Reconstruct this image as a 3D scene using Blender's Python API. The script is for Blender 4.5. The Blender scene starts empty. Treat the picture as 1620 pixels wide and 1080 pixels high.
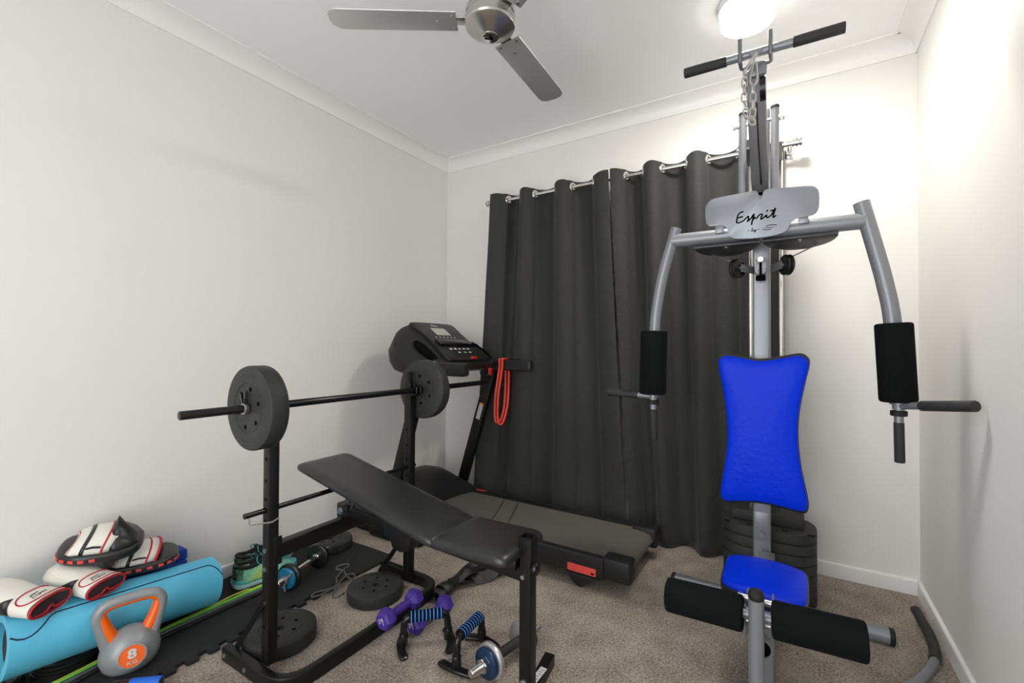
import bpy, bmesh, random
from math import *
from mathutils import Vector, Matrix, Euler, Quaternion
random.seed(7)
SC = bpy.context.scene
COL = SC.collection
V3 = Vector

# ---------------------------------------------------------------- materials
def lin(h):
    h = h.lstrip('#')
    c = [int(h[i:i + 2], 16) / 255 for i in (0, 2, 4)]
    return tuple(x / 12.92 if x <= .04045 else ((x + .055) / 1.055) ** 2.4 for x in c) + (1,)

MATS = {}
def mat(name, color, rough=.5, metal=0., bump=0., bscale=200., var=0., vscale=8., stretch=(1, 1, 1), spec=.5, coat=0., sheen=0., emit=0.):
    if name in MATS: return MATS[name]
    m = bpy.data.materials.new(name); m.use_nodes = True
    nt = m.node_tree; b = nt.nodes['Principled BSDF']
    c = lin(color) if isinstance(color, str) else tuple(color) + (1,)
    b.inputs['Base Color'].default_value = c
    b.inputs['Roughness'].default_value = rough
    b.inputs['Metallic'].default_value = metal
    b.inputs['Specular IOR Level'].default_value = spec
    b.inputs['Coat Weight'].default_value = coat
    b.inputs['Sheen Weight'].default_value = sheen
    if emit:
        b.inputs['Emission Color'].default_value = c; b.inputs['Emission Strength'].default_value = emit
    tc = mp = None
    if bump or var:
        tc = nt.nodes.new('ShaderNodeTexCoord'); mp = nt.nodes.new('ShaderNodeMapping')
        mp.inputs['Scale'].default_value = stretch
        nt.links.new(tc.outputs['Object'], mp.inputs['Vector'])
    if bump:
        n = nt.nodes.new('ShaderNodeTexNoise'); n.inputs['Scale'].default_value = bscale; n.inputs['Detail'].default_value = 3
        bp = nt.nodes.new('ShaderNodeBump'); bp.inputs['Strength'].default_value = bump; bp.inputs['Distance'].default_value = .01
        nt.links.new(mp.outputs['Vector'], n.inputs['Vector']); nt.links.new(n.outputs['Fac'], bp.inputs['Height'])
        nt.links.new(bp.outputs['Normal'], b.inputs['Normal'])
    if var:
        n = nt.nodes.new('ShaderNodeTexNoise'); n.inputs['Scale'].default_value = vscale; n.inputs['Detail'].default_value = 4
        r = nt.nodes.new('ShaderNodeValToRGB')
        r.color_ramp.elements[0].position = .3; r.color_ramp.elements[1].position = .7
        r.color_ramp.elements[0].color = tuple(x * (1 - var) for x in c[:3]) + (1,)
        r.color_ramp.elements[1].color = tuple(min(1, x * (1 + var)) for x in c[:3]) + (1,)
        nt.links.new(mp.outputs['Vector'], n.inputs['Vector']); nt.links.new(n.outputs['Fac'], r.inputs['Fac'])
        nt.links.new(r.outputs['Color'], b.inputs['Base Color'])
    MATS[name] = m
    return m

M_black = mat('black_powder_coat', (.006, .006, .006), .36, 0, .06, 900, spec=.3)
M_blacksteel = mat('black_gloss_steel', (.008, .008, .009), .22, .3)
M_dark = mat('black_print_and_hole_shade', (.003, .003, .003), .9, spec=.05)  # near-black for print and boards; also stands in for shade inside holes
M_vinyl = mat('black_vinyl', (.019, .020, .020), .29, 0, .10, 350, spec=.5)
M_plate = mat('black_vinyl_plate', (.030, .031, .030), .5, 0, .08, 300, .15, 30, spec=.25)
M_plast = mat('black_plastic', (.017, .017, .0175), .42, 0, .08, 900, spec=.3)
M_gloss = mat('gloss_black_plastic', (.008, .008, .008), .25, spec=.4)
M_rubber = mat('black_rubber', (.014, .014, .014), .6, spec=.3)
M_foam = mat('black_foam', (.006, .0075, .0075), .95, 0, .25, 700, spec=.1)
M_grip = mat('grey_rubber_grip', (.032, .032, .032), .6, 0, .15, 400, spec=.3)
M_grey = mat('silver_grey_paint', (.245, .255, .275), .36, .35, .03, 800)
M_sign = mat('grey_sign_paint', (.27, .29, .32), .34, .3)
M_dgrey = mat('dark_grey_and_shaded_metal', (.2, .2, .21), .4, .5)
M_chrome = mat('chrome', (.75, .74, .72), .12, 1.)
M_steel = mat('zinc_steel', (.5, .5, .5), .3, 1.)
M_blue = mat('blue_vinyl', (.0005, .032, .70), .36, 0, .16, 55, spec=.12)
M_white = mat('white_paint', (.8, .8, .79), .4)
M_wht = mat('white_leather', (.78, .76, .69), .5, 0, .06, 120)
M_red = mat('red_piping', (.5, .012, .02), .5)
M_coral = mat('coral_red', (.75, .07, .06), .55)
M_label = mat('white_label', (.7, .7, .68), .5)

# ---------------------------------------------------------------- mesh builder
class MB:
    def __init__(s): s.bm = bmesh.new(); s.mi = 0
    def _done(s, faces):
        for f in faces: f.material_index = s.mi
    def faces_of(s, verts):
        return {f for v in verts for f in v.link_faces}
    def box(s, c, sz, bev=0., rot=None, seg=2):
        r = bmesh.ops.create_cube(s.bm, size=1.)
        vs = r['verts']
        M = Matrix.Diagonal((sz[0], sz[1], sz[2], 1))
        bmesh.ops.transform(s.bm, matrix=M, verts=vs)
        fs = list(s.faces_of(vs)); s._done(fs)
        if bev:
            es = list({e for f in fs for e in f.edges})
            rr = bmesh.ops.bevel(s.bm, geom=es, offset=bev, segments=seg, profile=.5, affect='EDGES')
            vs = list({v for f in rr['faces'] for v in f.verts} | {v for v in vs if v.is_valid})
            s._done(s.faces_of(vs))
        T = Matrix.Translation(V3(c))
        if rot is not None: T = T @ (rot if isinstance(rot, Matrix) else Euler(rot).to_matrix().to_4x4())
        bmesh.ops.transform(s.bm, matrix=T, verts=vs)
        return s
    def bar(s, a, b, w, h, up=(0, 0, 1), bev=.003, ext=0.):
        a, b = V3(a), V3(b); d = (b - a); L = d.length + 2 * ext; d.normalize()
        u = V3(up); side = u.cross(d)
        if side.length < 1e-4: side = V3((1, 0, 0)).cross(d)
        side.normalize(); u = d.cross(side)
        M = Matrix((d, side, u)).transposed().to_4x4()
        return s.box((a + b) / 2, (L, w, h), bev, M)
    def sweep(s, pts, prof, up=(0, 0, 1), closed=False, caps=True, scale=None):
        pts = [V3(p) for p in pts]; n = len(pts); rings = []
        prev_u = None
        for i, p in enumerate(pts):
            if closed: t = pts[(i + 1) % n] - pts[i - 1]
            else: t = pts[min(i + 1, n - 1)] - pts[max(i - 1, 0)]
            t.normalize()
            u = V3(up) if prev_u is None else prev_u
            u = u - t * u.dot(t)
            if u.length < 1e-4:
                u = V3((1, 0, 0)) if abs(t.x) < .9 else V3((0, 1, 0)); u = u - t * u.dot(t)
            u.normalize(); prev_u = u; w = t.cross(u)
            k = scale[i] if scale else 1.
            rings.append([s.bm.verts.new(p + w * a * k + u * b * k) for a, b in prof])
        fs = []
        m = len(prof)
        for i in range(n if closed else n - 1):
            A, B = rings[i], rings[(i + 1) % n]
            for j in range(m):
                fs.append(s.bm.faces.new((A[j], A[(j + 1) % m], B[(j + 1) % m], B[j])))
        if caps and not closed:
            fs.append(s.bm.faces.new(rings[0][::-1])); fs.append(s.bm.faces.new(rings[-1]))
        s._done(fs)
        return s
    def tube(s, pts, r, n=14, up=(0, 0, 1), closed=False, caps=True, scale=None):
        return s.sweep(pts, [(r * cos(2 * pi * i / n), r * sin(2 * pi * i / n)) for i in range(n)], up, closed, caps, scale)
    def cyl(s, a, b, r, n=24, bev=0.):
        a, b = V3(a), V3(b)
        if not bev: return s.tube([a, b], r, n)
        d = (b - a); L = d.length; d.normalize()
        return s.lathe([(0, 0), (r - bev, 0), (r - bev * .3, bev * .3), (r, bev), (r, L - bev), (r - bev * .3, L - bev * .3), (r - bev, L), (0, L)], a, d, n)
    def lathe(s, prof, o=(0, 0, 0), axis=(0, 0, 1), n=32, sx=1., sy=1.):
        q = V3(axis).to_track_quat('Z', 'Y'); o = V3(o)
        rings = []
        for r, z in prof:
            if r < 1e-6: rings.append([s.bm.verts.new(o + q @ V3((0, 0, z)))])
            else: rings.append([s.bm.verts.new(o + q @ V3((r * sx * cos(2 * pi * i / n), r * sy * sin(2 * pi * i / n), z))) for i in range(n)])
        fs = []
        for A, B in zip(rings, rings[1:]):
            for i in range(n):
                j = (i + 1) % n
                if len(A) == 1 and len(B) == 1: continue
                if len(A) == 1: fs.append(s.bm.faces.new((A[0], B[j], B[i])))
                elif len(B) == 1: fs.append(s.bm.faces.new((A[i], A[j], B[0])))
                else: fs.append(s.bm.faces.new((A[i], A[j], B[j], B[i])))
        s._done(fs)
        return s
    def prism(s, out, o, ux, uy, th, bev=0., seg=2):
        """outline (2d list) in the plane (o, ux, uy), from o to o + n*th, n = ux x uy"""
        o, ux, uy = V3(o), V3(ux), V3(uy); n = ux.cross(uy).normalized()
        A = [s.bm.verts.new(o + ux * a + uy * b) for a, b in out]
        B = [s.bm.verts.new(o + ux * a + uy * b + n * th) for a, b in out]
        m = len(out)
        fs = [s.bm.faces.new(A[::-1]), s.bm.faces.new(B)]
        top = fs[:]
        for i in range(m): fs.append(s.bm.faces.new((A[i], A[(i + 1) % m], B[(i + 1) % m], B[i])))
        s._done(fs)
        if bev:
            es = list({e for f in top for e in f.edges})
            rr = bmesh.ops.bevel(s.bm, geom=es, offset=bev, segments=seg, profile=.5, affect='EDGES')
            s._done(rr['faces'])
        return s
    def loft(s, rings, caps=True, closed_u=True):
        R = [[s.bm.verts.new(V3(p)) for p in r] for r in rings]; fs = []
        m = len(R[0])
        for A, B in zip(R, R[1:]):
            for j in range(m if closed_u else m - 1):
                fs.append(s.bm.faces.new((A[j], A[(j + 1) % m], B[(j + 1) % m], B[j])))
        if caps and closed_u:
            fs.append(s.bm.faces.new(R[0][::-1])); fs.append(s.bm.faces.new(R[-1]))
        s._done(fs)
        return s
    def ball(s, c, r, u=20, v=12, sc=(1, 1, 1), rot=None):
        rr = bmesh.ops.create_uvsphere(s.bm, u_segments=u, v_segments=v, radius=r)
        M = Matrix.Translation(V3(c)) @ (Euler(rot).to_matrix().to_4x4() if rot else Matrix()) @ Matrix.Diagonal((*sc, 1))
        bmesh.ops.transform(s.bm, matrix=M, verts=rr['verts']); s._done(s.faces_of(rr['verts']))
        return s
    def ribbon(s, pts, wdir, w, th=.002):
        """flat band along pts; wdir = one vector or list of width vectors"""
        pts = [V3(p) for p in pts]; n = len(pts); rings = []
        for i, p in enumerate(pts):
            t = (pts[min(i + 1, n - 1)] - pts[max(i - 1, 0)]).normalized()
            d = V3(wdir[i] if isinstance(wdir, list) else wdir); d = (d - t * d.dot(t)).normalized()
            nn = t.cross(d)
            rings.append([p + d * w / 2 + nn * th / 2, p - d * w / 2 + nn * th / 2, p - d * w / 2 - nn * th / 2, p + d * w / 2 - nn * th / 2])
        return s.loft(rings)
    def strokes(s, lines, o, ux, uy, w, th=.0008):
        """handwriting: each polyline becomes a flat stroke lying in the plane (o, ux, uy)"""
        o, ux, uy = V3(o), V3(ux), V3(uy); n = ux.cross(uy).normalized()
        for L in lines:
            pts = spline([(a, b, 0) for a, b in L], 3) if len(L) > 2 else [V3((a, b, 0)) for a, b in L]
            P = [o + ux * p.x + uy * p.y + n * th * .5 for p in pts]
            prof = [(w / 2, 0), (w / 3, th / 2), (-w / 3, th / 2), (-w / 2, 0), (-w / 3, -th / 2), (w / 3, -th / 2)]
            s.sweep(P, prof, up=n)
        return s
    def text(s, body, o, ux, uy, size, shear=0., bold=0., ext=.0006, align='CENTER', sx=1.):
        c = bpy.data.curves.new('lettering', 'FONT'); c.body = body; c.size = size; c.shear = shear; c.offset = bold; c.extrude = ext
        c.align_x = align; c.align_y = 'CENTER'; c.resolution_u = 3
        ob = bpy.data.objects.new('lettering', c); COL.objects.link(ob)
        dg = bpy.context.evaluated_depsgraph_get(); me = bpy.data.meshes.new_from_object(ob.evaluated_get(dg))
        bpy.data.objects.remove(ob); bpy.data.curves.remove(c)
        ux, uy = V3(ux).normalized(), V3(uy).normalized(); n = ux.cross(uy)
        M = Matrix.Translation(V3(o)) @ Matrix((ux * sx, uy, n)).transposed().to_4x4()
        me.transform(M)
        nf = len(s.bm.faces); s.bm.from_mesh(me); s.bm.faces.ensure_lookup_table()
        s._done(s.bm.faces[nf:]); bpy.data.meshes.remove(me)
        return s
    def move(s, M):
        bmesh.ops.transform(s.bm, matrix=M, verts=s.bm.verts); return s
    def build(s, name, mats, parent=None, ang=38, sub=0, normals=True, solid=0.):
        off = V3((0, 0, 0)); p = parent
        while p is not None: off += p.location; p = p.parent
        if off.length: bmesh.ops.translate(s.bm, vec=-off, verts=s.bm.verts)
        if normals: bmesh.ops.recalc_face_normals(s.bm, faces=s.bm.faces)
        for f in s.bm.faces: f.smooth = True
        for e in s.bm.edges:
            if len(e.link_faces) == 2 and e.calc_face_angle(0) > radians(ang): e.smooth = False
        me = bpy.data.meshes.new(name); s.bm.to_mesh(me); s.bm.free()
        for m in (mats if isinstance(mats, (list, tuple)) else [mats]): me.materials.append(m)
        o = bpy.data.objects.new(name, me); COL.objects.link(o)
        if parent is not None: o.parent = parent
        if sub:
            md = o.modifiers.new('sub', 'SUBSURF'); md.levels = sub; md.render_levels = sub
        if solid:
            md = o.modifiers.new('solid', 'SOLIDIFY'); md.thickness = solid; md.offset = 0
        return o

def spline(pts, k=6, closed=False):
    """Catmull-Rom through the points"""
    P = [V3(p) for p in pts]; n = len(P); out = []
    for i in range(n if closed else n - 1):
        if closed: a, b, c, d = P[i - 1], P[i], P[(i + 1) % n], P[(i + 2) % n]
        else: a, b, c, d = P[max(i - 1, 0)], P[i], P[i + 1], P[min(i + 2, n - 1)]
        for j in range(k):
            t = j / k
            out.append(.5 * ((2 * b) + (c - a) * t + (2 * a - 5 * b + 4 * c - d) * t * t + (3 * b - a - 3 * c + d) * t ** 3))
    if not closed: out.append(P[-1])
    return out
def spline2(pts, k=6, closed=True):
    return [(p.x, p.y) for p in spline([(a, b, 0) for a, b in pts], k, closed)]
def fillet(pts, r, k=6):
    """polyline with rounded corners"""
    P = [V3(p) for p in pts]; out = [P[0]]
    for a, b, c in zip(P, P[1:], P[2:]):
        d1 = (a - b); d2 = (c - b); rr = min(r, d1.length * .49, d2.length * .49)
        p, q = b + d1.normalized() * rr, b + d2.normalized() * rr
        for j in range(k + 1):
            t = j / k; out.append(p * (1 - t) ** 2 + b * 2 * t * (1 - t) + q * t * t)
    out.append(P[-1]); return out
def rrect(w, h, r, k=4):
    o = []
    for cx, cy, a in ((w / 2 - r, h / 2 - r, 0), (-w / 2 + r, h / 2 - r, 90), (-w / 2 + r, -h / 2 + r, 180), (w / 2 - r, -h / 2 + r, 270)):
        for j in range(k + 1):
            t = radians(a + 90 * j / k); o.append((cx + r * cos(t), cy + r * sin(t)))
    return o
def sellipse(cx, cy, rx, ry, n=24, e=2.):
    o = []
    for i in range(n):
        t = 2 * pi * i / n; c, s_ = cos(t), sin(t)
        o.append((cx + rx * copysign(abs(c) ** (2 / e), c), cy + ry * copysign(abs(s_) ** (2 / e), s_)))
    return o

def tag(o, label=None, cat=None, group=None, kind=None):
    if label: o['label'] = label
    if cat: o['category'] = cat
    if group: o['group'] = group
    if kind: o['kind'] = kind
    return o
def thing(name, label, cat, loc=(0, 0, 0), group=None):
    o = bpy.data.objects.new(name, None); COL.objects.link(o); o.location = loc
    o.empty_display_size = .05
    return tag(o, label, cat, group)
def copy_tree(o, parent=None):
    c = o.copy(); COL.objects.link(c)
    if parent is not None: c.parent = parent
    for ch in [x for x in SC.objects if x.parent == o]: copy_tree(ch, c)
    return c
# ---------------------------------------------------------------- camera
cam_d = bpy.data.cameras.new('camera'); cam = bpy.data.objects.new('camera', cam_d); COL.objects.link(cam)
cam_d.sensor_width = 36.; cam_d.sensor_fit = 'HORIZONTAL'; cam_d.lens = 714.4 / 1620 * 36; cam_d.clip_start = .02
YAW, PIT, ROL = radians(31.954), radians(.7147), radians(.2856)
c_, s_ = cos(YAW), sin(YAW)
R_, F_, U_ = V3((c_, s_, 0)), V3((-s_, c_, 0)), V3((0, 0, 1))
FW = F_ * cos(PIT) + U_ * sin(PIT); U2 = U_ * cos(PIT) - F_ * sin(PIT)
RT = R_ * cos(ROL) + U2 * sin(ROL); UP = U2 * cos(ROL) - R_ * sin(ROL)
cam.matrix_world = Matrix.Translation((2.2037, -2.6052, 1.0654)) @ Matrix((RT, UP, -FW)).transposed().to_4x4()
SC.camera = cam

# ---------------------------------------------------------------- setting
W, HT, HC, YF = 2.666, 2.441, 2.365, -3.6
def st(o): o['kind'] = 'structure'; return o
M_wall = mat('warm_grey_wall_paint', (.80, .785, .755), .7, 0, .05, 350, .012, 1.5)
M_ceil = mat('white_ceiling_paint', (.94, .94, .945), .8, 0, .03, 300)
M_trim = mat('white_gloss_trim', (.88, .875, .86), .35)
M_carpet = bpy.data.materials.new('taupe_carpet'); M_carpet.use_nodes = True
nt = M_carpet.node_tree; b = nt.nodes['Principled BSDF']; b.inputs['Roughness'].default_value = .95; b.inputs['Specular IOR Level'].default_value = .1
tc = nt.nodes.new('ShaderNodeTexCoord')
n1 = nt.nodes.new('ShaderNodeTexNoise'); n1.inputs['Scale'].default_value = 130; n1.inputs['Detail'].default_value = 4; n1.inputs['Roughness'].default_value = .7
n2 = nt.nodes.new('ShaderNodeTexNoise'); n2.inputs['Scale'].default_value = 9; n2.inputs['Detail'].default_value = 5
mx = nt.nodes.new('ShaderNodeMath'); mx.operation = 'MULTIPLY_ADD'; mx.inputs[1].default_value = .3
rp = nt.nodes.new('ShaderNodeValToRGB')
rp.color_ramp.elements[0].position = .50; rp.color_ramp.elements[1].position = .80
rp.color_ramp.elements[0].color = (.16, .134, .110, 1); rp.color_ramp.elements[1].color = (.50, .44, .375, 1)
bp = nt.nodes.new('ShaderNodeBump'); bp.inputs['Strength'].default_value = .6; bp.inputs['Distance'].default_value = .006
for n in (n1, n2): nt.links.new(tc.outputs['Object'], n.inputs['Vector'])
nt.links.new(n2.outputs['Fac'], mx.inputs[0]); nt.links.new(n1.outputs['Fac'], mx.inputs[2])
nt.links.new(mx.outputs[0], rp.inputs['Fac']); nt.links.new(rp.outputs['Color'], b.inputs['Base Color'])
nt.links.new(n1.outputs['Fac'], bp.inputs['Height']); nt.links.new(bp.outputs['Normal'], b.inputs['Normal'])

st(MB().box((W / 2, YF / 2, -.05), (W + .2, -YF + .2, .1)).build('floor', M_carpet))
st(MB().box((W / 2, YF / 2, HT + .05), (W + .2, -YF + .2, .1)).build('ceiling', M_ceil))
st(MB().box((-.05, YF / 2, HT / 2), (.1, -YF, HT)).build('wall_left', M_wall))
st(MB().box((W + .05, YF / 2, HT / 2), (.1, -YF, HT)).build('wall_right', M_wall))
st(MB().box((W / 2, .05, HT / 2), (W + .2, .1, HT)).build('wall_back', M_wall))
m = MB()
m.box((.35, YF - .05, HT / 2), (.9, .1, HT)); m.box((2.533, YF - .05, HT / 2), (.466, .1, HT)); m.box((1.55, YF - .05, 2.32), (1.6, .1, .26))  # opening behind the camera, added and placed to let fill light in
st(m.build('wall_front', M_wall))
# cove cornice: quarter-round hollow profile, one length per wall
cv = HT - HC
prof = [(0, 0), (.006, 0), (.006, .008)] + [(.006 + (cv - .014) * (1 - cos(t)), .008 + (cv - .014) * sin(t)) for t in [radians(90) * i / 8 for i in range(1, 9)]] + [(cv, cv - .006), (cv, cv), (0, cv)]
def cornice(name, o, ux, along, L):
    m = MB(); o, ux, al = V3(o), V3(ux), V3(along)
    m.loft([[o + ux * a + V3((0, 0, HC + b_)) + al * t for a, b_ in prof] for t in (0, L)])
    return st(m.build(name, M_trim, ang=25))
cornice('trim_1', (0, YF, 0), (1, 0, 0), (0, 1, 0), -YF)
cornice('trim_2', (0, 0, 0), (0, -1, 0), (1, 0, 0), W)
cornice('trim_3', (W, YF, 0), (-1, 0, 0), (0, 1, 0), -YF)
bh = .066; bt = .012
bprof = [(0, 0), (bt, 0), (bt, bh - .006), (bt - .002, bh - .002), (bt - .006, bh), (0, bh)]
def base(name, o, ux, along, L):
    m = MB(); o, ux, al = V3(o), V3(ux), V3(along)
    m.loft([[o + ux * a + V3((0, 0, b_)) + al * t for a, b_ in bprof] for t in (0, L)])
    return st(m.build(name, M_trim, ang=25))
base('baseboard_left', (0, YF, 0), (1, 0, 0), (0, 1, 0), -YF)
base('baseboard_back', (0, 0, 0), (0, -1, 0), (1, 0, 0), W)
base('baseboard_right', (W, YF, 0), (-1, 0, 0), (0, 1, 0), -YF)

# ---------------------------------------------------------------- light
wd = bpy.data.worlds.new('world'); SC.world = wd; wd.use_nodes = True
wd.node_tree.nodes['Background'].inputs['Color'].default_value = (.97, .985, 1., 1)
wd.node_tree.nodes['Background'].inputs['Strength'].default_value = 3.8  # even fill light that enters through the added front opening
SC.view_settings.view_transform = 'Standard'; SC.view_settings.look = 'None'
SC.view_settings.exposure = .33; SC.view_settings.gamma = 1.; SC.view_settings.use_curve_mapping = False

# ---------------------------------------------------------------- ceiling lamp
LX, LY = 2.05, -.60
t = thing('ceiling_light', 'round glowing white oyster light on the ceiling above the home gym', 'ceiling light', (LX, LY, HT))
MB().lathe([(0, 0), (.108, 0), (.108, -.018), (.104, -.024), (.095, -.026), (0, -.026)], (LX, LY, HT), n=40).build('base', M_white, t)
M_glow = mat('lit_opal_glass', (1., .965, .90), .3, emit=2.6)
M_lens = mat('lit_opal_lens', (1., .955, .885), .3, emit=138.)
m = MB(); m.lathe([(.100, -.026), (.101, -.05), (.098, -.072), (.094, -.078)], (LX, LY, HT), n=40)
m.mi = 1; m.lathe([(.094, -.078), (.07, -.086), (.035, -.090), (0, -.091)], (LX, LY, HT), n=40); m.build('diffuser', [M_glow, M_lens], t, ang=60)

# ---------------------------------------------------------------- ceiling fan
FX, FY, FZ = 1.318, -1.338, 2.178
M_brush = mat('brushed_nickel', (.5, .49, .47), .28, 1., .04, 300, stretch=(1, 1, 8))
M_blade = mat('silver_fan_blade', (.60, .60, .59), .36, .6)
M_dblade = mat('dark_silver_blade', (.33, .33, .325), .42, .35)
t = thing('ceiling_fan', 'three blade ceiling fan with brushed metal motor hub in the middle of the ceiling', 'ceiling fan', (FX, FY, HT))
MB().lathe([(0, HT), (.06, HT), (.062, HT - .01), (.05, HT - .05), (.02, HT - .07), (0, HT - .07)], (FX, FY, 0)).build('canopy', M_brush, t)
MB().cyl((FX, FY, FZ + .06), (FX, FY, HT - .06), .0125).build('downrod', M_brush, t)
h = MB().lathe([(0, FZ + .075), (.04, FZ + .075), (.075, FZ + .06), (.084, FZ + .045), (.084, FZ + .03), (.08, FZ + .027), (.08, FZ + .022), (.086, FZ + .018), (.087, FZ - .004), (.083, FZ - .009), (0, FZ - .009)], (FX, FY, 0), n=48).build('motor_housing', M_brush, t)
cp = MB().lathe([(.0, FZ - .008), (.083, FZ - .008), (.084, FZ - .012), (.078, FZ - .016), (.055, FZ - .03), (.032, FZ - .042), (.029, FZ - .044), (0, FZ - .044)], (FX, FY, 0), n=48).build('hub_cap', M_brush, t)
bd = MB(); bd.lathe([(0, FZ - .0435), (.0285, FZ - .0435), (.029, FZ - .047), (.025, FZ - .049), (0, FZ - .049)], (FX, FY, 0), n=32)
bd.mi = 1
for a, dx in ((40, -.006), (110, .006)): bd.box((FX + dx, FY, FZ - .0495), (.028, .005, .001), rot=(0, 0, radians(a)))
bd.build('badge', [M_chrome, M_dark], cp)
for k, a in enumerate((213.2, 93.2, 333.2)):
    M = Matrix.Translation((FX, FY, FZ + .006)) @ Matrix.Rotation(radians(a), 4, 'Z') @ Matrix.Rotation(radians(-5), 4, 'X')
    ol = [(.115, -.053), (.5, -.055), (.53, -.051), (.548, -.033), (.552, -.005), (.545, .033), (.53, .05), (.51, .055), (.115, .051)]
    m = MB().prism(ol, (0, 0, 0), (1, 0, 0), (0, 1, 0), .005, .0015); m.move(M)
    bl = m.build('blade', M_blade, t)
    m = MB().box((.098, 0, .004), (.075, .042, .006), .002); m.move(M); m.build('blade_arm', M_brush, bl)
    for x, y in ((.128, -.035), (.128, .033), (.18, 0)):
        m = MB().cyl((x, y, .002), (x, y, -.0025), .005, 10); m.move(M); m.build('screw', M_steel, bl)

# ---------------------------------------------------------------- curtain rod and curtains
RZ, RY = 2.036, -.100
t = thing('curtain_rod', 'polished steel curtain rod with stepped round finials on the back wall', 'curtain rod', (1.34, 0, RZ))
MB().cyl((.47, RY, RZ), (2.205, RY, RZ), .0105, 16).build('rod', M_chrome, t)
for sx, x in ((-1, .47), (1, 2.205)):
    MB().lathe([(0, 0), (.012, 0), (.012, .006), (.021, .007), (.021, .013), (.015, .015), (.015, .019), (.023, .021), (.023, .029), (.015, .031), (.015, .036), (.021, .038), (.021, .046), (0, .047)], (x - sx * .012, RY, RZ), (sx, 0, 0), 24).build('finial', M_chrome, t)
for x in (.485, 1.345, 2.185):
    MB().box((x, -.004, RZ), (.03, .008, .07), .003).cyl((x, -.005, RZ), (x, RY, RZ), .006, 10).cyl((x - .008, RY, RZ), (x + .008, RY, RZ), .014, 14).build('bracket', M_chrome, t)

M_curt = mat('charcoal_slub_curtain', (.036, .0365, .035), .6, 0, .35, 60, .16, 60, (.35, 1, 7), spec=.2, sheen=.12)
def curtain(name, label, x0, x1, cross, bx0, bx1, lean, zb, first):
    """eyelet curtain: front and back folds change sides where the fabric crosses the rod"""
    top = RZ + .042
    rings = []
    cc = [x0 - .06] + list(cross) + [x1 + .06]
    def fold(x):
        k = sum(1 for c in cross if c < x); sg = first * (-1) ** k
        for a, b_ in zip(cc, cc[1:]):
            if a <= x <= b_: return sg * max(0, sin(pi * min(1, max(0, (x - a) / (b_ - a))))) ** .62
        return sg * .5
    def shiftx(x, f):
        for a, b_ in zip(cc, cc[1:]):
            if a <= x <= b_: return .020 * (2 * (x - a) / (b_ - a) - 1) * abs(f)
        return 0
    rnd = random.Random(name + label)
    ph = [rnd.uniform(0, 6.28) for _ in range(8)]
    xs = []
    for a, b_ in zip([x0] + list(cross), list(cross) + [x1]):
        xs += [a + (b_ - a) * (1 - cos(pi * i / 16)) / 2 for i in range(16)]
    xs.append(x1)
    zs = [top - .006 * i for i in range(14)] + [top - .084 - (top - .084 - zb) * i / 44 for i in range(1, 45)]
    for j, z in enumerate(zs):
        w = (top - z) / (top - zb)
        row = []
        for x in xs:
            u = (x - x0) / (x1 - x0)
            f = fold(x); k = min(.34, max(0, (w - .15) * .8))
            soft = fold(x + .02 * sin(3 * w + ph[0])) * .6 + .4 * sin((u * 7.5 + .4 * sin(2.2 * w)) * 2 * pi * .5 + ph[1])
            ff = f * (1 - k) + soft * k
            amp = .054 - .006 * w
            X = (x + (bx0 + (bx1 - bx0) * u - x) * w ** 1.15)
            Yv = RY - amp * (ff if ff > 0 else ff * .95) + lean(u, w)
            zz = z
            if j == 0: zz -= .016 * (1 - abs(f)) + (.008 if f < 0 else 0)
            Yv += .004 * sin(w * 23 + u * 9 + ph[2]) * w * sin(u * 31 + ph[3])
            row.append((X, min(Yv, -.02), zz))
        rings.append(row)
    m = MB(); m.loft(rings, caps=False, closed_u=False)
    hole = [f for f in m.bm.faces if any((v.co.y - RY) ** 2 + (v.co.z - RZ) ** 2 < .0150 ** 2 for v in f.verts)]
    bmesh.ops.delete(m.bm, geom=hole, context='FACES')
    th_ = thing(name, label, 'curtain', (bx0, RY, 0), 'eyelet curtains across the back wall')
    c = m.build('drape', M_curt, th_, ang=80, solid=.0025)
    for cx in cross:
        # each eyelet sits where the cloth turns through the rod, facing along it
        mm = MB()
        ring = [(.027, -.003), (.024, -.0055), (.0185, -.0055), (.0165, -.003), (.0165, .003), (.0185, .0055), (.024, .0055), (.027, .003)]
        cnt = 28
        for q in range(1): pass
        k = sum(1 for c2 in cross if c2 < cx - 1e-4); sg = first * (-1) ** k
        ax = V3((1, -.45 * sg, 0))
        o = V3((cx, RY, RZ)); qq = ax.to_track_quat('Z', 'Y')
        R = [[o + qq @ V3((r * cos(2 * pi * i / cnt), r * sin(2 * pi * i / cnt), z)) for r, z in ring] for i in range(cnt)]
        R.append(R[0]); mm.loft([[p for p in r] for r in R], caps=False)
        mm.build('eyelet', M_chrome, th_)
    return th_
def leanL(u, w):
    a = max(0, (w - .86) / .14)
    return (-.028 * a * sin(u * 9 + 1) * (1 - .3 * u) - .008 * a) * min(1, u * 4)
def leanR(u, w):
    return .022 * w * w
curtain('curtain', 'left charcoal eyelet curtain hanging behind the treadmill', .497, 1.312, [.611, .70, .811, .95, 1.07, 1.2], .36, 1.42, leanL, .03, 1)
curtain('curtain', 'right charcoal eyelet curtain hanging behind the home gym', 1.322, 2.165, [1.40, 1.495, 1.60, 1.724, 1.83, 1.97, 2.09], 1.435, 2.165, leanR, .004, 1)
# ---------------------------------------------------------------- home gym
GX = 2.093
G = thing('home_gym', 'tall silver multi gym with blue back pad and seat near the right wall', 'home gym', (GX, -.5, 0))
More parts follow.
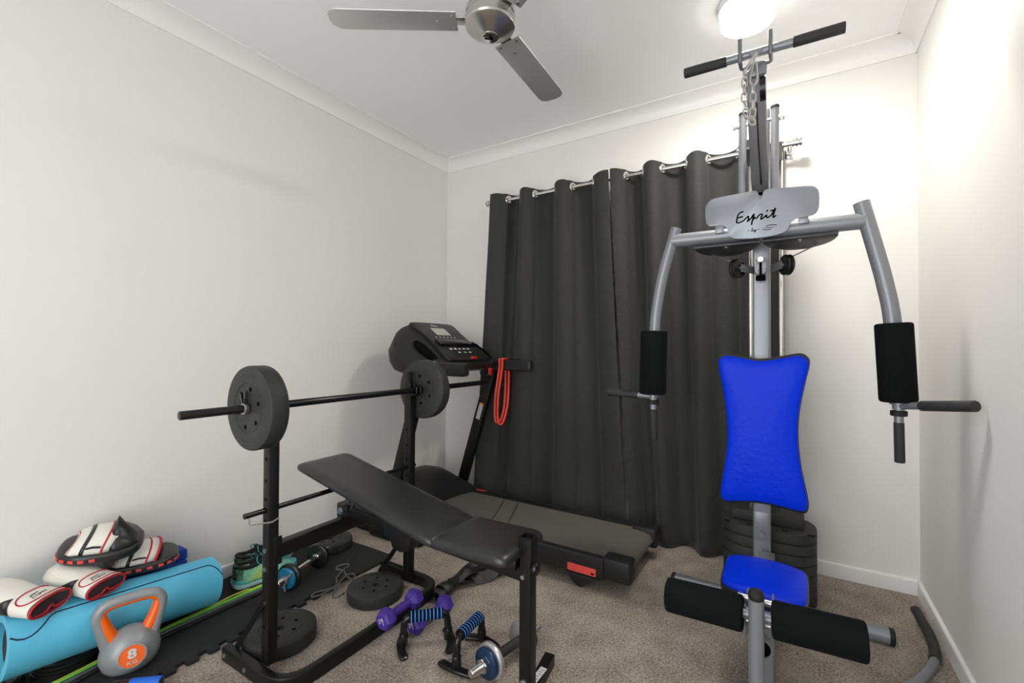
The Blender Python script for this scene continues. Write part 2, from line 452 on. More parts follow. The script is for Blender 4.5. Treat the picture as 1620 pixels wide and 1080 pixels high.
# base: floor beam, rear cross foot
b = MB(); b.sweep([(GX + .02, -.40, .03), (GX + .02, -1.12, .03)], rrect(.055, .05, .01))
b.build('floor_beam', M_grey, G)
b = MB(); b.sweep([(1.752, -.485, .028), (2.494, -.485, .028)], rrect(.055, .05, .022, 6)); cf = b.build('rear_foot', M_grey, G)
for x, sx in ((1.752, -1), (2.494, 1)):
    MB().sweep([(x, -.485, .028), (x + sx * .012, -.485, .028), (x + sx * .016, -.485, .028)], rrect(.059, .054, .023, 6), scale=[1, 1, .85]).build('end_cap', M_rubber, cf)
# post
p = MB(); p.sweep([(GX, -.50, .05), (GX, -.50, 2.03)], rrect(.062, .062, .008), up=(0, 1, 0))
p.build('post', M_grey, G)
pb = MB(); pb.box((GX, -.533, .355), (.05, .004, .11), .001).cyl((GX, -.535, .325), (GX, -.545, .325), .010, 12).build('seat_bracket', M_grey, G)
# boom leaning forward from the post to the high pulley
bo = MB()
A_, B_ = V3((GX, -.545, 1.70)), V3((GX - .003, -.80, 2.055))
bo.bar(A_, B_, .06, .055, bev=.006)
boom = bo.build('boom', M_dgrey, G)  # darker grey than its head: underside shade put into the colour
m = MB(); m.prism(spline2([(-.036, 0), (-.036, -.03), (-.03, -.045), (.03, -.045), (.036, -.03), (.036, 0), (.02, .006), (-.02, .006)], 4), (GX - .003, -.806, 2.062), (1, 0, 0), (0, .25, 1), .012, .003).build('boom_head', M_grey, boom)
m = MB()
m.cyl((GX + .012, -.79, 1.985), (GX + .03, -.79, 1.985), .04, 24); m.build('high_pulley', M_gloss, boom)
for x in (-.047, .046):
    m = MB(); m.tube(fillet([(GX + x * .6, -.795, 2.070), (GX + x, -.80, 2.070), (GX + x, -.846, 2.070), (GX + x, -.848, 2.15)], .008, 5), .0065, 10); m.build('hook', M_dgrey, boom)
m = MB(); m.tube([(GX + .002, -.81, 1.93), (GX + .003, -.70, 1.80), (GX + .004, -.57, 1.70)], .003, 8); m.build('cable', M_gloss, boom)
m = MB(); m.box((GX, -.536, 1.685), (.05, .01, .09), .003); m.mi = 1; m.cyl((GX + .004, -.540, 1.695), (GX + .004, -.5425, 1.695), .015, 20)
m.build('cable_guide', [M_grey, M_dark], G)
# guide rods behind the post with top bracket
for x in (2.039, 2.157):
    MB().cyl((x, -.29, .05), (x, -.29, 1.93), .0095, 14).build('guide_rod', M_chrome, G)
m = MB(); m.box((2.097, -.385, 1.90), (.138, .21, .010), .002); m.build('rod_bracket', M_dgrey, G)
# press arm frame: pivot, two hanging tubes and the cross tube
m = MB(); m.cyl((1.998, -.55, 1.975), (2.163, -.55, 1.975), .006, 12)
for x in (1.998, 2.012, 2.16, 2.172): m.cyl((x - .004, -.55, 1.975), (x + .004, -.55, 1.975), .0105, 6)
m.build('pivot_bolt', M_steel, G)
for x in (2.030, 2.143):
    m = MB(); m.tube([(x, -.55, 2.018), (x, -.55, 1.97), (x, -.615, 1.53)], .0145, 16); tb = m.build('hanger_tube', M_grey, G)
    MB().lathe([(0, 2.016), (.0155, 2.016), (.0155, 2.024), (.011, 2.029), (0, 2.031)], (x, -.55, 0), n=16).build('end_cap', M_rubber, tb)
m = MB(); m.cyl((1.768, -.62, 1.518), (2.415, -.62, 1.512), .0285, 24); m.build('cross_tube', M_grey, G)
# sign plate
outl = [(1.908, 1.57), (1.906, 1.625), (1.915, 1.645), (1.938, 1.658), (2.02, 1.6625), (2.075, 1.664), (2.087, 1.659), (2.092, 1.648), (2.094, 1.632), (2.099, 1.627), (2.104, 1.632), (2.106, 1.648), (2.112, 1.659), (2.125, 1.662), (2.19, 1.657), (2.255, 1.650), (2.273, 1.640), (2.282, 1.62), (2.282, 1.575), (2.276, 1.555), (2.265, 1.545), (2.24, 1.541), (2.217, 1.540), (2.2, 1.532), (2.192, 1.518), (2.186, 1.503), (2.174, 1.493), (2.14, 1.486), (2.09, 1.483), (2.04, 1.486), (2.005, 1.493), (1.993, 1.503), (1.986, 1.525), (1.978, 1.542), (1.962, 1.55), (1.93, 1.549), (1.916, 1.555)]
m = MB(); m.prism(spline2(outl, 3), (0, -.665, 0), (1, 0, 0), (0, 0, 1), .005, .0008)
m.box((1.955, -.645, 1.535), (.03, .035, .03), .003).box((2.235, -.645, 1.535), (.03, .035, .03), .003)
sg = m.build('sign_plate', M_sign, G)
S = {'E': [(2.042, 1.589), (2.034, 1.589), (2.025, 1.583), (2.021, 1.574), (2.019, 1.562), (2.018, 1.551), (2.025, 1.549), (2.038, 1.553), (2.048, 1.561), (2.058, 1.57), (2.058, 1.562), (2.058, 1.555), (2.053, 1.55), (2.062, 1.555), (2.07, 1.565), (2.077, 1.576), (2.074, 1.56), (2.07, 1.545), (2.069, 1.534)], 'Em': [(2.023, 1.567), (2.03, 1.57), (2.04, 1.57)], 'p': [(2.072, 1.55), (2.077, 1.561), (2.079, 1.564), (2.079, 1.559), (2.086, 1.558), (2.091, 1.565), (2.099, 1.571), (2.105, 1.568), (2.101, 1.559), (2.1, 1.552), (2.108, 1.556), (2.119, 1.565), (2.118, 1.558), (2.122, 1.555), (2.128, 1.558), (2.136, 1.565), (2.143, 1.579), (2.148, 1.587), (2.143, 1.57), (2.14, 1.557), (2.141, 1.553), (2.15, 1.56)], 'tb': [(2.131, 1.579), (2.148, 1.58)], 'id': [(2.118, 1.578), (2.123, 1.583)]}
S2 = {'d1': [(2.057, 1.514), (2.061, 1.515)], 'b': [(2.072, 1.524), (2.07, 1.516), (2.069, 1.511), (2.073, 1.51), (2.075, 1.515), (2.077, 1.515), (2.078, 1.509), (2.083, 1.514), (2.084, 1.515), (2.083, 1.51), (2.077, 1.504)], 'd2': [(2.09, 1.515), (2.094, 1.516)], 'sw1': [(2.117, 1.522), (2.127, 1.526), (2.14, 1.526), (2.152, 1.523)], 'sw2': [(2.104, 1.513), (2.117, 1.51), (2.127, 1.51), (2.134, 1.511)]}
S3 = [[(2.11, 1.516), (2.115, 1.518), (2.117, 1.516), (2.121, 1.518), (2.122, 1.516), (2.126, 1.518), (2.127, 1.516), (2.13, 1.518), (2.131, 1.516), (2.135, 1.518), (2.136, 1.517), (2.139, 1.519), (2.141, 1.517), (2.144, 1.518)]]
m = MB(); m.strokes(S.values(), (0, -.6704, 0), (1, 0, 0), (0, 0, 1), .0052); m.strokes(S2.values(), (0, -.6704, 0), (1, 0, 0), (0, 0, 1), .0024); m.strokes(S3, (0, -.6704, 0), (1, 0, 0), (0, 0, 1), .0014)
m.build('lettering', M_dark, sg, ang=60)
# butterfly arms
def arm(side, pts, r, foam, grips):
    t = MB(); t.tube(spline(pts, 6), r, 18, up=(0, 1, 0)); a = t.build('butterfly_arm', M_grey, G)
    (fx0, fz0), (fx1, fz1), fr = foam
    e = .008
    d = V3((fx1 - fx0, 0, fz1 - fz0)); L = d.length
    MB().lathe([(r * .9, 0), (fr - e, 0), (fr - e * .3, e * .3), (fr, e), (fr, L - e), (fr - e * .3, L - e * .3), (fr - e, L), (r * .9, L)], (fx0, -.62, fz0), d, 32).build('foam_roller', M_foam, a)
    gx, gz, tip, lowz = grips
    t = MB(); t.cyl((gx, -.62, gz + .02), (gx, -.62, gz - .058), .013, 16).cyl((gx, -.62, gz + .008), (gx, -.62, gz - .012), .018, 18)
    ht = V3(tip); o = V3((gx, -.62, gz)); dd = (ht - o); t.cyl(o, o + dd * .4, .012, 14); t.build('handle_stem', M_grey, a)
    MB().cyl((gx, -.62, gz - .016), (gx, -.62, gz - .034), .0235, 20, .003).build('stop_ring', M_rubber, a)
    MB().cyl(o + dd * .33, ht, .0165, 18, .003).build('side_grip', M_grip, a)
    MB().cyl((gx, -.62, gz - .055), (gx + .002, -.62, lowz), .0145, 18, .003).build('lower_grip', M_grip, a)
arm(-1, [(1.783, -.62, 1.572), (1.768, -.62, 1.52), (1.738, -.62, 1.418), (1.712, -.62, 1.297), (1.694, -.62, 1.148), (1.688, -.62, .86)], .0225, ((1.690, 1.138), (1.684, .866), .0555), (1.688, .856, (1.484, -.62, .863), .667))
arm(1, [(2.406, -.62, 1.578), (2.424, -.62, 1.499), (2.447, -.62, 1.397), (2.470, -.62, 1.286), (2.489, -.62, 1.155), (2.504, -.62, .88)], .025, ((2.491, 1.153), (2.503, .887), .0525), (2.504, .874, (2.640, -.83, .905), .683))
# cams under the cross tube, cables and pulleys
for cx in (1.975, 2.222):
    h = [(.118 * cos(radians(a)), .09 * sin(radians(a))) for a in range(0, 181, 12)] + [(-.118, -.012), (.118, -.012)]
    m = MB(); m.prism(h, (cx, -.628, 1.470), (1, 0, 0), (0, 1, -.24), .014, .004); cmo = m.build('cam_plate', mat('dark_grey_cam', (.055, .055, .058), .35, .4), G)
    m = MB(); m.lathe([(0, 0), (.009, 0), (.009, -.005), (.005, -.009), (0, -.01)], (cx, -.62, 1.474), n=14).build('bolt', M_steel, cmo)
for sx, x in ((-1, 2.012), (1, 2.182)):
    ax = V3((sx * .8, .45, 0)).normalized()
    m = MB(); pr = [(0, -.014), (.012, -.014), (.036, -.012), (.039, -.009), (.039, -.006), (.032, 0), (.039, .006), (.039, .009), (.036, .012), (.012, .014), (0, .014)]
    m.lathe(pr, (x, -.60, 1.383), ax, 28); pu = m.build('pulley', M_gloss, G)
    m = MB(); m.bar((2.097 + sx * .03, -.545, 1.38), (x - ax.x * .018, -.612, 1.384), .006, .03, bev=.002).cyl((x - ax.x * .03, -.60 - ax.y * .03, 1.383), (x - ax.x * .012, -.6 - ax.y * .012, 1.383), .007, 12).build('pulley_bracket', M_dgrey, pu)
    m = MB(); m.tube([(x + sx * .02, -.6, 1.414), (x + sx * .12, -.56, 1.468)], .0025, 8); m.build('cable', M_dgrey if sx > 0 else M_steel, pu)
m = MB()
m.prism(spline2([(-.017, .0), (-.019, .035), (-.012, .062), (.012, .062), (.019, .035), (.017, 0)], 4), (GX, -.545, 1.362), (1, 0, 0), (0, 0, 1), .022, .004)
m.mi = 1; m.box((GX, -.568, 1.385), (.009, .008, .075), .001); m.box((GX, -.56, 1.345), (.034, .02, .02), .002)
m.mi = 2; m.cyl((GX, -.568, 1.418), (GX, -.574, 1.418), .0105, 18)
m.mi = 0; m.cyl((GX - .013, -.565, 1.372), (GX - .013, -.578, 1.37), .006, 12).cyl((GX + .013, -.565, 1.372), (GX + .013, -.578, 1.37), .006, 12)
m.build('centre_bracket', [M_dgrey, M_dark, M_steel], G)
# back pad and seat
padl = [(1.940, 1.002), (1.949, 1.026), (1.971, 1.036), (2.02, 1.030), (2.087, 1.017), (2.16, 1.028), (2.217, 1.040), (2.242, 1.030), (2.252, 1.003), (2.238, .93), (2.221, .83), (2.216, .737), (2.224, .63), (2.240, .54), (2.247, .495), (2.244, .465), (2.228, .452), (2.171, .457), (2.097, .463), (2.03, .455), (1.975, .445), (1.955, .450), (1.948, .472), (1.955, .54), (1.969, .64), (1.973, .71), (1.970, .80), (1.957, .90)]
def pad(name, out, o, ux, uy, th, puff, parent, lipmat, sp=.5):
    """upholstered pad: backing board, side welt and a softly domed cover"""
    o, ux, uy = V3(o), V3(ux).normalized(), V3(uy).normalized(); n = ux.cross(uy)
    out = spline2(out, 4); cx = sum(a for a, b in out) / len(out); cy = sum(b for a, b in out) / len(out)
    def ring(k, h): return [o + ux * (cx + (a - cx) * k) + uy * (cy + (b - cy) * k) + n * h for a, b in out]
    m = MB(); m.loft([ring(.95, th * sp), ring(.985, th * (sp + .24 * (1 - sp))), ring(.995, th * (sp + .5 * (1 - sp))), ring(.985, th * (sp + .8 * (1 - sp))), ring(.955, th), ring(.85, th + puff * .5), ring(.55, th + puff * .9), ring(.2, th + puff), ring(.02, th + puff)])
    c = m.build(name, M_blue, parent, ang=70)
    m = MB(); m.loft([ring(.97, 0), ring(1.005, th * .1), ring(1.014, th * (sp - .05)), ring(1.026, th * (sp + .06)), ring(1.014, th * (sp + .16)), ring(.96, th * (sp + .2))]); m.build('welt', lipmat, c, ang=50)
    return c
pad('back_pad', padl, (0, -.548, 0), (1, 0, 0), (0, 0, 1), .045, .008, G, M_vinyl)
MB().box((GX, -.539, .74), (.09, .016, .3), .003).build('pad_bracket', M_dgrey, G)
seat = [(2.004, -1.000), (2.000, -.93), (1.999, -.84), (2.008, -.80), (2.06, -.775), (2.12, -.768), (2.18, -.775), (2.232, -.805), (2.240, -.84), (2.239, -.95), (2.233, -1.02), (2.216, -1.046), (2.17, -1.058), (2.112, -1.054), (2.05, -1.043), (2.018, -1.026)]
pad('seat', seat, (0, 0, .265), (1, 0, 0), (0, 1, 0), .06, .008, G, M_vinyl, .66)
MB().box((2.115, -.80, .247), (.05, .5, .035), .004).build('seat_rail', M_grey, G)
m = MB(); m.sweep([(2.128, -1.035, .05), (2.128, -1.035, .262)], rrect(.05, .055, .012), up=(0, 1, 0)); spst = m.build('seat_post', M_grey, G)
m = MB(); m.lathe([(.024, 0), (.028, 0), (.028, .03), (.024, .03)], (2.122, -1.062, .19), (0, -1, 0), 24); m.mi = 1; m.lathe([(0, .022), (.025, .022), (.025, .018), (0, .018)], (2.122, -1.062, .19), (0, -1, 0), 24); m.build('socket', [M_grey, M_dark], spst)  # dark disc paints the shade inside the open tube end
# leg developer: hinge, tube, two foam rollers
LXX = 2.117
for x in (-.033, .033): MB().box((LXX + x, -1.10, .29), (.005, .12, .09), .0015).build('hinge_plate', M_grey, G)
m = MB()
for z in (.348, .315, .285): m.cyl((LXX - .045, -1.135, z), (LXX + .045, -1.135, z), .0095, 12)
for x in (-.046, .046): m.cyl((LXX + x - .006, -1.135, .348), (LXX + x + .006, -1.135, .348), .013, 6)
m.build('hinge_bolt', M_steel, G)
m = MB(); m.tube(spline([(LXX, -1.225, .405), (LXX, -1.222, .30), (LXX, -1.22, .14), (LXX, -1.225, .06)], 6), .0192, 20, up=(0, 1, 0)); lt = m.build('leg_lever', M_grey, G)
MB().ball((LXX, -1.226, .404), .0205, 18, 12, (1, 1, .95)).build('end_cap', M_rubber, lt)
m = MB(); m.cyl((1.90, -1.19, .325), (2.34, -1.19, .338), .0125, 12); m.build('roller_axle', M_grey, lt)
for x0, x1, z0, z1 in ((1.877, 2.083, .3235, .329), (2.152, 2.357, .336, .343)):
    d = V3((x1 - x0, 0, z1 - z0)); L = d.length; fr, e = .0475, .008
    MB().lathe([(0, 0), (fr - e, 0), (fr - e * .3, e * .3), (fr, e), (fr, L - e), (fr - e * .3, L - e * .3), (fr - e, L), (0, L)], (x0, -1.19, z0), d, 36).build('foam_roller', M_foam, lt)
m = MB(); m.sweep(fillet([(2.045, -1.02, .012), (2.10, -1.03, .012), (2.125, -1.03, .03)], .02), rrect(.05, .012, .004)); m.build('foot_tab', M_grey, G)
# weight stack
M_stack = mat('black_stack_plate', (.022, .023, .022), .62, 0, .1, 200, .1, 20)
def stadium(hx, hy, r): return rrect(hx * 2, hy * 2, r, 8)
for k in range(7):
    z = .001 + k * .0437
    m = MB(); o = stadium(.178, .125, .105)
    m.loft([[(2.107 + a * q, -.305 + b * q, z + h) for a, b in o] for q, h in ((.985, 0), (1, .003), (1, .036), (.988, .0405), (.97, .042))])
    if k == 6:
        m.mi = 1
        for x in (-.155, -.065, .065, .155): m.box((2.107 + x, -.395, z + .0423), (.022, .012, .001))
    m.build('stack_plate', [M_stack, M_dark], G, ang=30)
m = MB(); m.box((2.104, -.30, .330), (.272, .115, .044), .003); m.build('stack_top', M_stack, G)

# pulldown bar resting in the boom hooks
t = thing('lat_pulldown_bar', 'straight silver pulldown bar with black grips held in hooks on top of the home gym', 'pulldown bar', (2.1, -.822, 2.095))
y0, z0 = -.822, 2.1015
MB().cyl((1.87, y0, z0 + .002), (2.335, y0, z0 - .004), .0145, 20).build('bar', M_grey, t)
MB().cyl((1.855, y0, z0 + .002), (2.001, y0, z0), .0175, 20, .003).build('grip', M_grip, t)
MB().cyl((2.204, y0, z0 - .002), (2.348, y0, z0 - .004), .0175, 20, .003).build('grip', M_grip, t)
m = MB(); m.prism(spline2([(-.028, .014), (-.012, -.002), (.002, -.012), (.016, -.002), (.03, .016)], 3, False), (2.092, y0 - .014, z0 - .012), (1, 0, 0), (0, 0, 1), .005, .001); m.build('ring_plate', M_grey, t)
# chain with snap hooks
ch = thing('chain', 'short steel chain with snap hooks hanging from the pulldown bar', 'chain', (2.075, -.85, 1.9))
M_galv = mat('galvanised_steel', (.55, .55, .53), .32, 1.)
def link(c, dirv, up, L=.017, w=.0085, r=.0024):
    d, u = V3(dirv).normalized(), V3(up); u = (u - d * u.dot(d)).normalized()
    pts = []
    for i in range(20):
        a = 2 * pi * i / 20; x = w * cos(a); y = (L - w) * (1 if sin(a) > 0 else -1) * (1 if abs(sin(a)) > .01 else 0) + w * sin(a)
        pts.append(V3(c) + u * x + d * y)
    MB().tube(pts, r, 8, closed=True).build('link', M_galv, ch)
def snap(a, b, w, r):
    a, b = V3(a), V3(b); d = (b - a).normalized(); u = V3((1, .3, 0)); u = (u - d * u.dot(d)).normalized(); L = (b - a).length
    pts = [a + u * w * .35 * cos(t) - d * w * .35 * sin(t) for t in (radians(x) for x in (180, 135, 90, 45, 0))][::-1]
    pts = [a - u * w * .4, a - d * .004, a + u * w * .4, a + u * w + d * L * .75, b + u * w * .4, b + d * .004, b - u * w * .4, a - u * w + d * L * .75]
    MB().tube(spline(pts, 5, True), r, 8, closed=True).build('snap_hook', M_galv, ch)
snap((2.095, -.849, 2.080), (2.067, -.852, 2.025), .006, .0034)
snap((2.093, -.852, 2.046), (2.088, -.856, 1.975), .011, .0038)
def chain(pts):
    P = spline(pts, 12); acc = 0; last = P[0]; k = 0; step = .0245
    for p, q in zip(P, P[1:]):
        acc += (q - p).length
        if acc >= step or k == 0:
            link(p, q - p, (1, 0, 0) if k % 2 else (.25, 1, 0)); k += 1; acc = 0
chain([(2.062, -.853, 2.015), (2.060, -.855, 1.96), (2.062, -.855, 1.91), (2.071, -.855, 1.868), (2.082, -.856, 1.858), (2.087, -.857, 1.89), (2.087, -.857, 1.93), (2.087, -.857, 1.958)])
link((2.083, -.862, 1.848), (.35, 0, -1), (1, .3, 0))

# long bent bar on the carpet by the right wall
t = thing('curl_bar', 'bent silver bar with black rubber grip lying on carpet along right baseboard', 'curl bar', (2.6, -.5, 0))
pb_ = spline([(2.606, -.255, .046), (2.615, -.33, .034), (2.621, -.42, .024), (2.609, -.53, .018), (2.566, -.64, .0165), (2.51, -.74, .0165), (2.44, -.84, .0165), (2.36, -.94, .0165), (2.30, -1.03, .0165)], 6)
MB().tube(pb_[14:], .0138, 16).build('bar', M_grey, t)
MB().tube([pb_[0]] + pb_[:20], .0165, 16, scale=[.7] + [1] * 20).build('grip', M_grip, t)
# ---------------------------------------------------------------- treadmill
T = thing('treadmill', 'black treadmill with running deck in front of the curtains and console by the left wall', 'treadmill', (.8, -.48, 0))
y0, y1 = -.72, -.225
M_belt = mat('running_belt', (.125, .118, .104), .75, 0, .12, 900, spec=.2)
M_belt2 = mat('belt_seam', (.03, .03, .029), .5, spec=.2)
m = MB()
bw0, bw1 = -.672, -.272
m.loft([[(x, bw0, z), (x, bw1, z)] + [(x, bw1, z - .004), (x, bw0, z - .004)] for x, z in ((.30, .137), (.5, .137), (1.52, .137), (1.56, .135), (1.585, .127), (1.60, .112), (1.603, .098))])
m.mi = 1
for a, w_ in ((0, .006), (.1, .006)):
    m.loft([[(.70 + a + .155 * k, -.272 - .4 * k, .1376), (.70 + a + w_ + .155 * k, -.272 - .4 * k, .1376), (.70 + a + w_ + .155 * k, -.272 - .4 * k, .137), (.70 + a + .155 * k, -.272 - .4 * k, .137)] for k in (0, 1)])
m.build('running_belt', [M_belt, M_belt2], T)
MB().box((.92, (y0 + y1) / 2, .105), (1.28, .40, .05), .004).build('deck_board', M_dark, T)
for yy, s in ((-.697, -1), (-.247, 1)):
    m = MB()
    pr = [(-.026, .138), (.020, .146), (.026, .140), (.028, .12), (.028, .10), (.024, .055), (-.02, .055), (-.026, .07)]
    m.loft([[(x, yy + s * a, z) for a, z in pr] for x in (.36, 1.5)]); r = m.build('side_rail', M_plast, T, ang=25)
    e = MB(); e.prism(rrect(.125, .082, .014), (1.558, yy - s * .014, .062), (1, 0, 0), (0, 1, 0), .092, .006)
    e.build('rail_end_cap', M_plast, r)
    if s < 0:
        l = MB(); l.box((1.40, -.7245, .079), (.135, .0012, .034)); l.mi = 1
        l.box((1.452, -.7255, .072), (.014, .0012, .008)); l.build('warning_label', [M_coral, M_dark], r)
        w_ = MB(); w_.prism(spline2([(-.075, .0), (-.055, -.018), (-.035, -.042), (-.012, -.052), (.012, -.048), (.03, -.028), (.055, -.006), (.09, 0)], 3, False), (1.40, -.700, .056), (1, 0, 0), (0, 0, 1), .03, .003)
        w_.build('foot', M_rubber, r)
    else:
        l = MB(); l.box((.50, -.236, .1462), (.075, .016, .001)); l.build('warning_label', M_coral, r)
        l = MB(); l.box((.86, -.238, .147), (.5, .024, .004), .001); l.build('foot_tread', M_rubber, r)
        MB().cyl((1.40, -.24, .002), (1.40, -.24, .06), .022, 16).build('foot', M_rubber, r)
# front base, motor hood
m = MB(); m.box((.28, -.505, .035), (.5, .66, .06), .01); m.build('front_base', M_black, T)
m = MB(); rings = []
for k in range(17):
    w = k / 16; y = -.715 + .485 * w; q = 1 - abs(2 * w - 1) ** 3.2
    top = .175 + .125 * q; xf = .47 - .055 * (1 - abs(2 * w - 1) ** 2)
    xb = .05
    rings.append([(xb, y, .062), (xb, y, top * .62), (xb + .03, y, top * .85), (xb + .10, y, top * .98), (xb + .19, y, top), (xb + .27, y, top * .93), (xf - .06, y, .5 * top + .085), (xf, y, .142 + .018 * q), (xf, y, .12), (xf, y, .062)])
m.loft(rings); m.build('motor_hood', M_plast, T, ang=50)
# uprights
for yy in (-.83, -.18):
    m = MB(); a, b_ = V3((.262, yy, .03)), V3((.552, yy, .955)); s = 1 if yy > -.5 else -1
    m.bar(a, b_, .036, .072, up=(1, 0, 0), bev=.008); m.box((.262, yy, .03), (.20, .05, .058), .012)
    if s < 0: m.prism([(.255, .30), (.30, .12), (.19, .06), (.19, .16)], (0, -.84, 0), (1, 0, 0), (0, 0, 1), .02, .003)
    u = m.build('upright', M_black, T)
    if s > 0:
        d = (b_ - a).normalized(); wv = V3((d.z, 0, -d.x)); n = V3((0, -1, 0))
        o = a + d * .645 + n * .0185
        l = MB(); l.bar(o - d * .055, o + d * .055, .0012, .03, up=(d.z, 0, -d.x), bev=0); l.mi = 1; l.bar(o + d * .04, o + d * .056, .0014, .03, up=(d.z, 0, -d.x), bev=0)
        l.mi = 2
        for k in range(7): l.bar(o - d * (.048 - k * .012) - wv * .0 , o - d * (.043 - k * .012), .0018, .022, up=(d.z, 0, -d.x), bev=0)
        l.build('rating_label', [M_label, mat('orange_label', (.8, .25, .02), .5), mat('grey_print', (.35, .35, .35), .6)], u)
# hand rails
for yy in (-.83, -.18):
    m = MB(); s = -1 if yy < -.5 else 1
    m.sweep([(.46, yy, .945), (.60, yy, .951), (.815, yy, .951), (.826, yy, .951), (.834, yy, .951)], rrect(.046, .068, .012, 5), scale=[1, 1, 1, .96, .82])
    h = m.build('hand_rail', M_plast, T)
    m = MB(); m.box((.705 if s > 0 else .60, yy, .987), (.075, .03, .006), .002); m.build('pulse_sensor', M_gloss if s > 0 else M_chrome, h)
# console: body lofted across, panel tilted to the runner
ang = atan2(1.19 - .975, .315)
def cons(k, top=0.):
    q = [(.245, 1.155), (.262, 1.182), (.29, 1.19), (.33, 1.172), (.60, .985), (.615, .965), (.60, .935), (.52, .918), (.36, .905), (.28, .925), (.225, .99), (.212, 1.07)]
    return [(.43 + (x - .43) * k, .965 + (z + top * (z > 1.1) - .965) * k) for x, z in q]
rings = []
for y, k, top in ((-.858, .25, -.05), (-.852, .45, -.05), (-.838, .62, -.045), (-.81, .78, -.035), (-.77, .90, -.02), (-.72, .98, -.006), (-.68, 1, .003), (-.60, 1, .008), (-.505, 1, .010), (-.41, 1, .008), (-.33, 1, .003), (-.29, .98, -.006), (-.245, .90, -.02), (-.21, .78, -.035), (-.184, .62, -.045), (-.172, .45, -.05), (-.166, .25, -.05)):
    rings.append([(x, y, z) for x, z in cons(k, top)])
m = MB(); m.loft(rings); con = m.build('console', M_plast, T, ang=42)
# raised centre panel in its own frame: P(a, b, h): a along y (to the right for the runner), b up the slope
PO = V3((.455, -.50, 1.095)); pu = V3((-.27, 0, .187)).normalized(); pr_ = V3((0, 1, 0)); pn = pr_.cross(pu)
def PP(a, b_, h=0.): return PO + pr_ * a + pu * b_ + pn * h
m = MB(); o = [(-.20, -.17), (-.12, -.19), (.12, -.19), (.20, -.17), (.175, .02), (.19, .165), (.15, .19), (-.15, .19), (-.19, .165), (-.175, .02)]
m.prism(spline2(o, 3), PP(0, 0, -.01), pr_, pu, .018, .004); pan = m.build('control_panel', M_plast, con)
m = MB(); m.prism(rrect(.125, .075, .004), PP(-.005, .095, .0078), pr_, pu, .002); m.build('screen', mat('lcd_screen', (.42, .43, .38), .2), pan)
m = MB(); m.strokes([[(-.03, -.004), (-.022, .006), (-.008, .010), (.002, .008)], [(-.018, -.004), (-.012, .002), (-.006, -.004), (0, .002), (.006, -.004), (.012, .002), (.018, -.004), (.026, -.002)], [(-.03, -.006), (.0, -.007), (.028, -.006)]], PP(-.005, .162, .0084), pr_, pu, .003); m.build('logo', M_label, pan)
m = MB(); m.prism(rrect(.30, .055, .006), PP(.0, -.03, .006), pr_, pu, .016, .003); m.mi = 1; m.box(PP(.0, -.055, .012), (.29, .01, .02)); m.build('tablet_ledge', [M_gloss, M_dark], pan)
for k in range(6): MB().box(PP(-.10 + k * .034, .035, .0088), (.002, .012, .006), 0, Matrix((pn, pr_, pu)).transposed().to_4x4()).build('button', M_label, pan)
for k in range(5): MB().box(PP(-.085 + k * .04, -.085, .0088), (.002, .020, .012), 0, Matrix((pn, pr_, pu)).transposed().to_4x4()).build('button', M_label, pan)
for k in range(3): MB().box(PP(-.04 + k * .05, -.12, .0088), (.002, .018, .010), 0, Matrix((pn, pr_, pu)).transposed().to_4x4()).build('button', M_label, pan)
m = MB(); m.box(PP(.03, -.18, .011), (.014, .05, .016), .003, Matrix((pn, pr_, pu)).transposed().to_4x4()); m.build('safety_key', mat('red_plastic', (.6, .02, .02), .35), pan)
for yy in (-.76, -.245):
    m = MB(); m.prism(spline2([(-.035, -.07), (.03, -.085), (.04, .0), (.02, .085), (-.03, .06)], 4), PP(yy + .5, -.055, -.026 if yy < -.5 else -.03), pr_, pu, .012, .003); m.build('cup_recess', M_dark, con)  # solid dark slab, its colour stands for the shade of a recess
m = MB(); m.tube(spline([(.60, -.40, .93), (.605, -.39, .89), (.61, -.36, .885), (.615, -.33, .90), (.615, -.31, .925)], 5), .003, 8); m.build('key_cord', M_gloss, con)
MB().box((.617, -.315, .915), (.012, .03, .045), .004).build('key_clip', mat('red_plastic', (.6, .02, .02), .35), con)

# red loop band hanging from the far hand rail
M_band = mat('red_latex', (.95, .085, .055), .42)
t = thing('resistance_band', 'red rubber loop band hanging over the treadmill hand rail in front of the curtain', 'resistance band', (.62, -.18, .6))
m = MB()
yf, yb = -.209, -.1505
def loopband(x, x2, zb, ph):
    return spline([(x, yf, .95), (x, yf - .001, .985), (x + .002, -.198, .993), (x + .002, -.16, .993), (x + .004, yb, .985), (x + .006, yb, .93), (x + .012, yb - .006, .86), (x + .018, yb - .022, .75), (x + .016, yb - .035, .66), (x + .004, -.205, zb + .015), (x - .012, -.213, zb), (x - .027, -.215, zb + .018), (x - .031, yf - .006, .68), (x - .024, yf - .006, .78), (x - .008, yf - .004, .88), (x, yf, .95)], 5)
P1 = loopband(.617, 0, .585, 0); m.ribbon(P1, V3((1, 0, 0)), .013, .0035)
P2 = loopband(.637, 0, .578, 0); P2 = [p + V3((.004, -.004 if p.y < -.18 else .0005, 0)) for p in P2]; m.ribbon(P2, V3((1, 0, 0)), .013, .0035)
m.build('band', M_band, t)

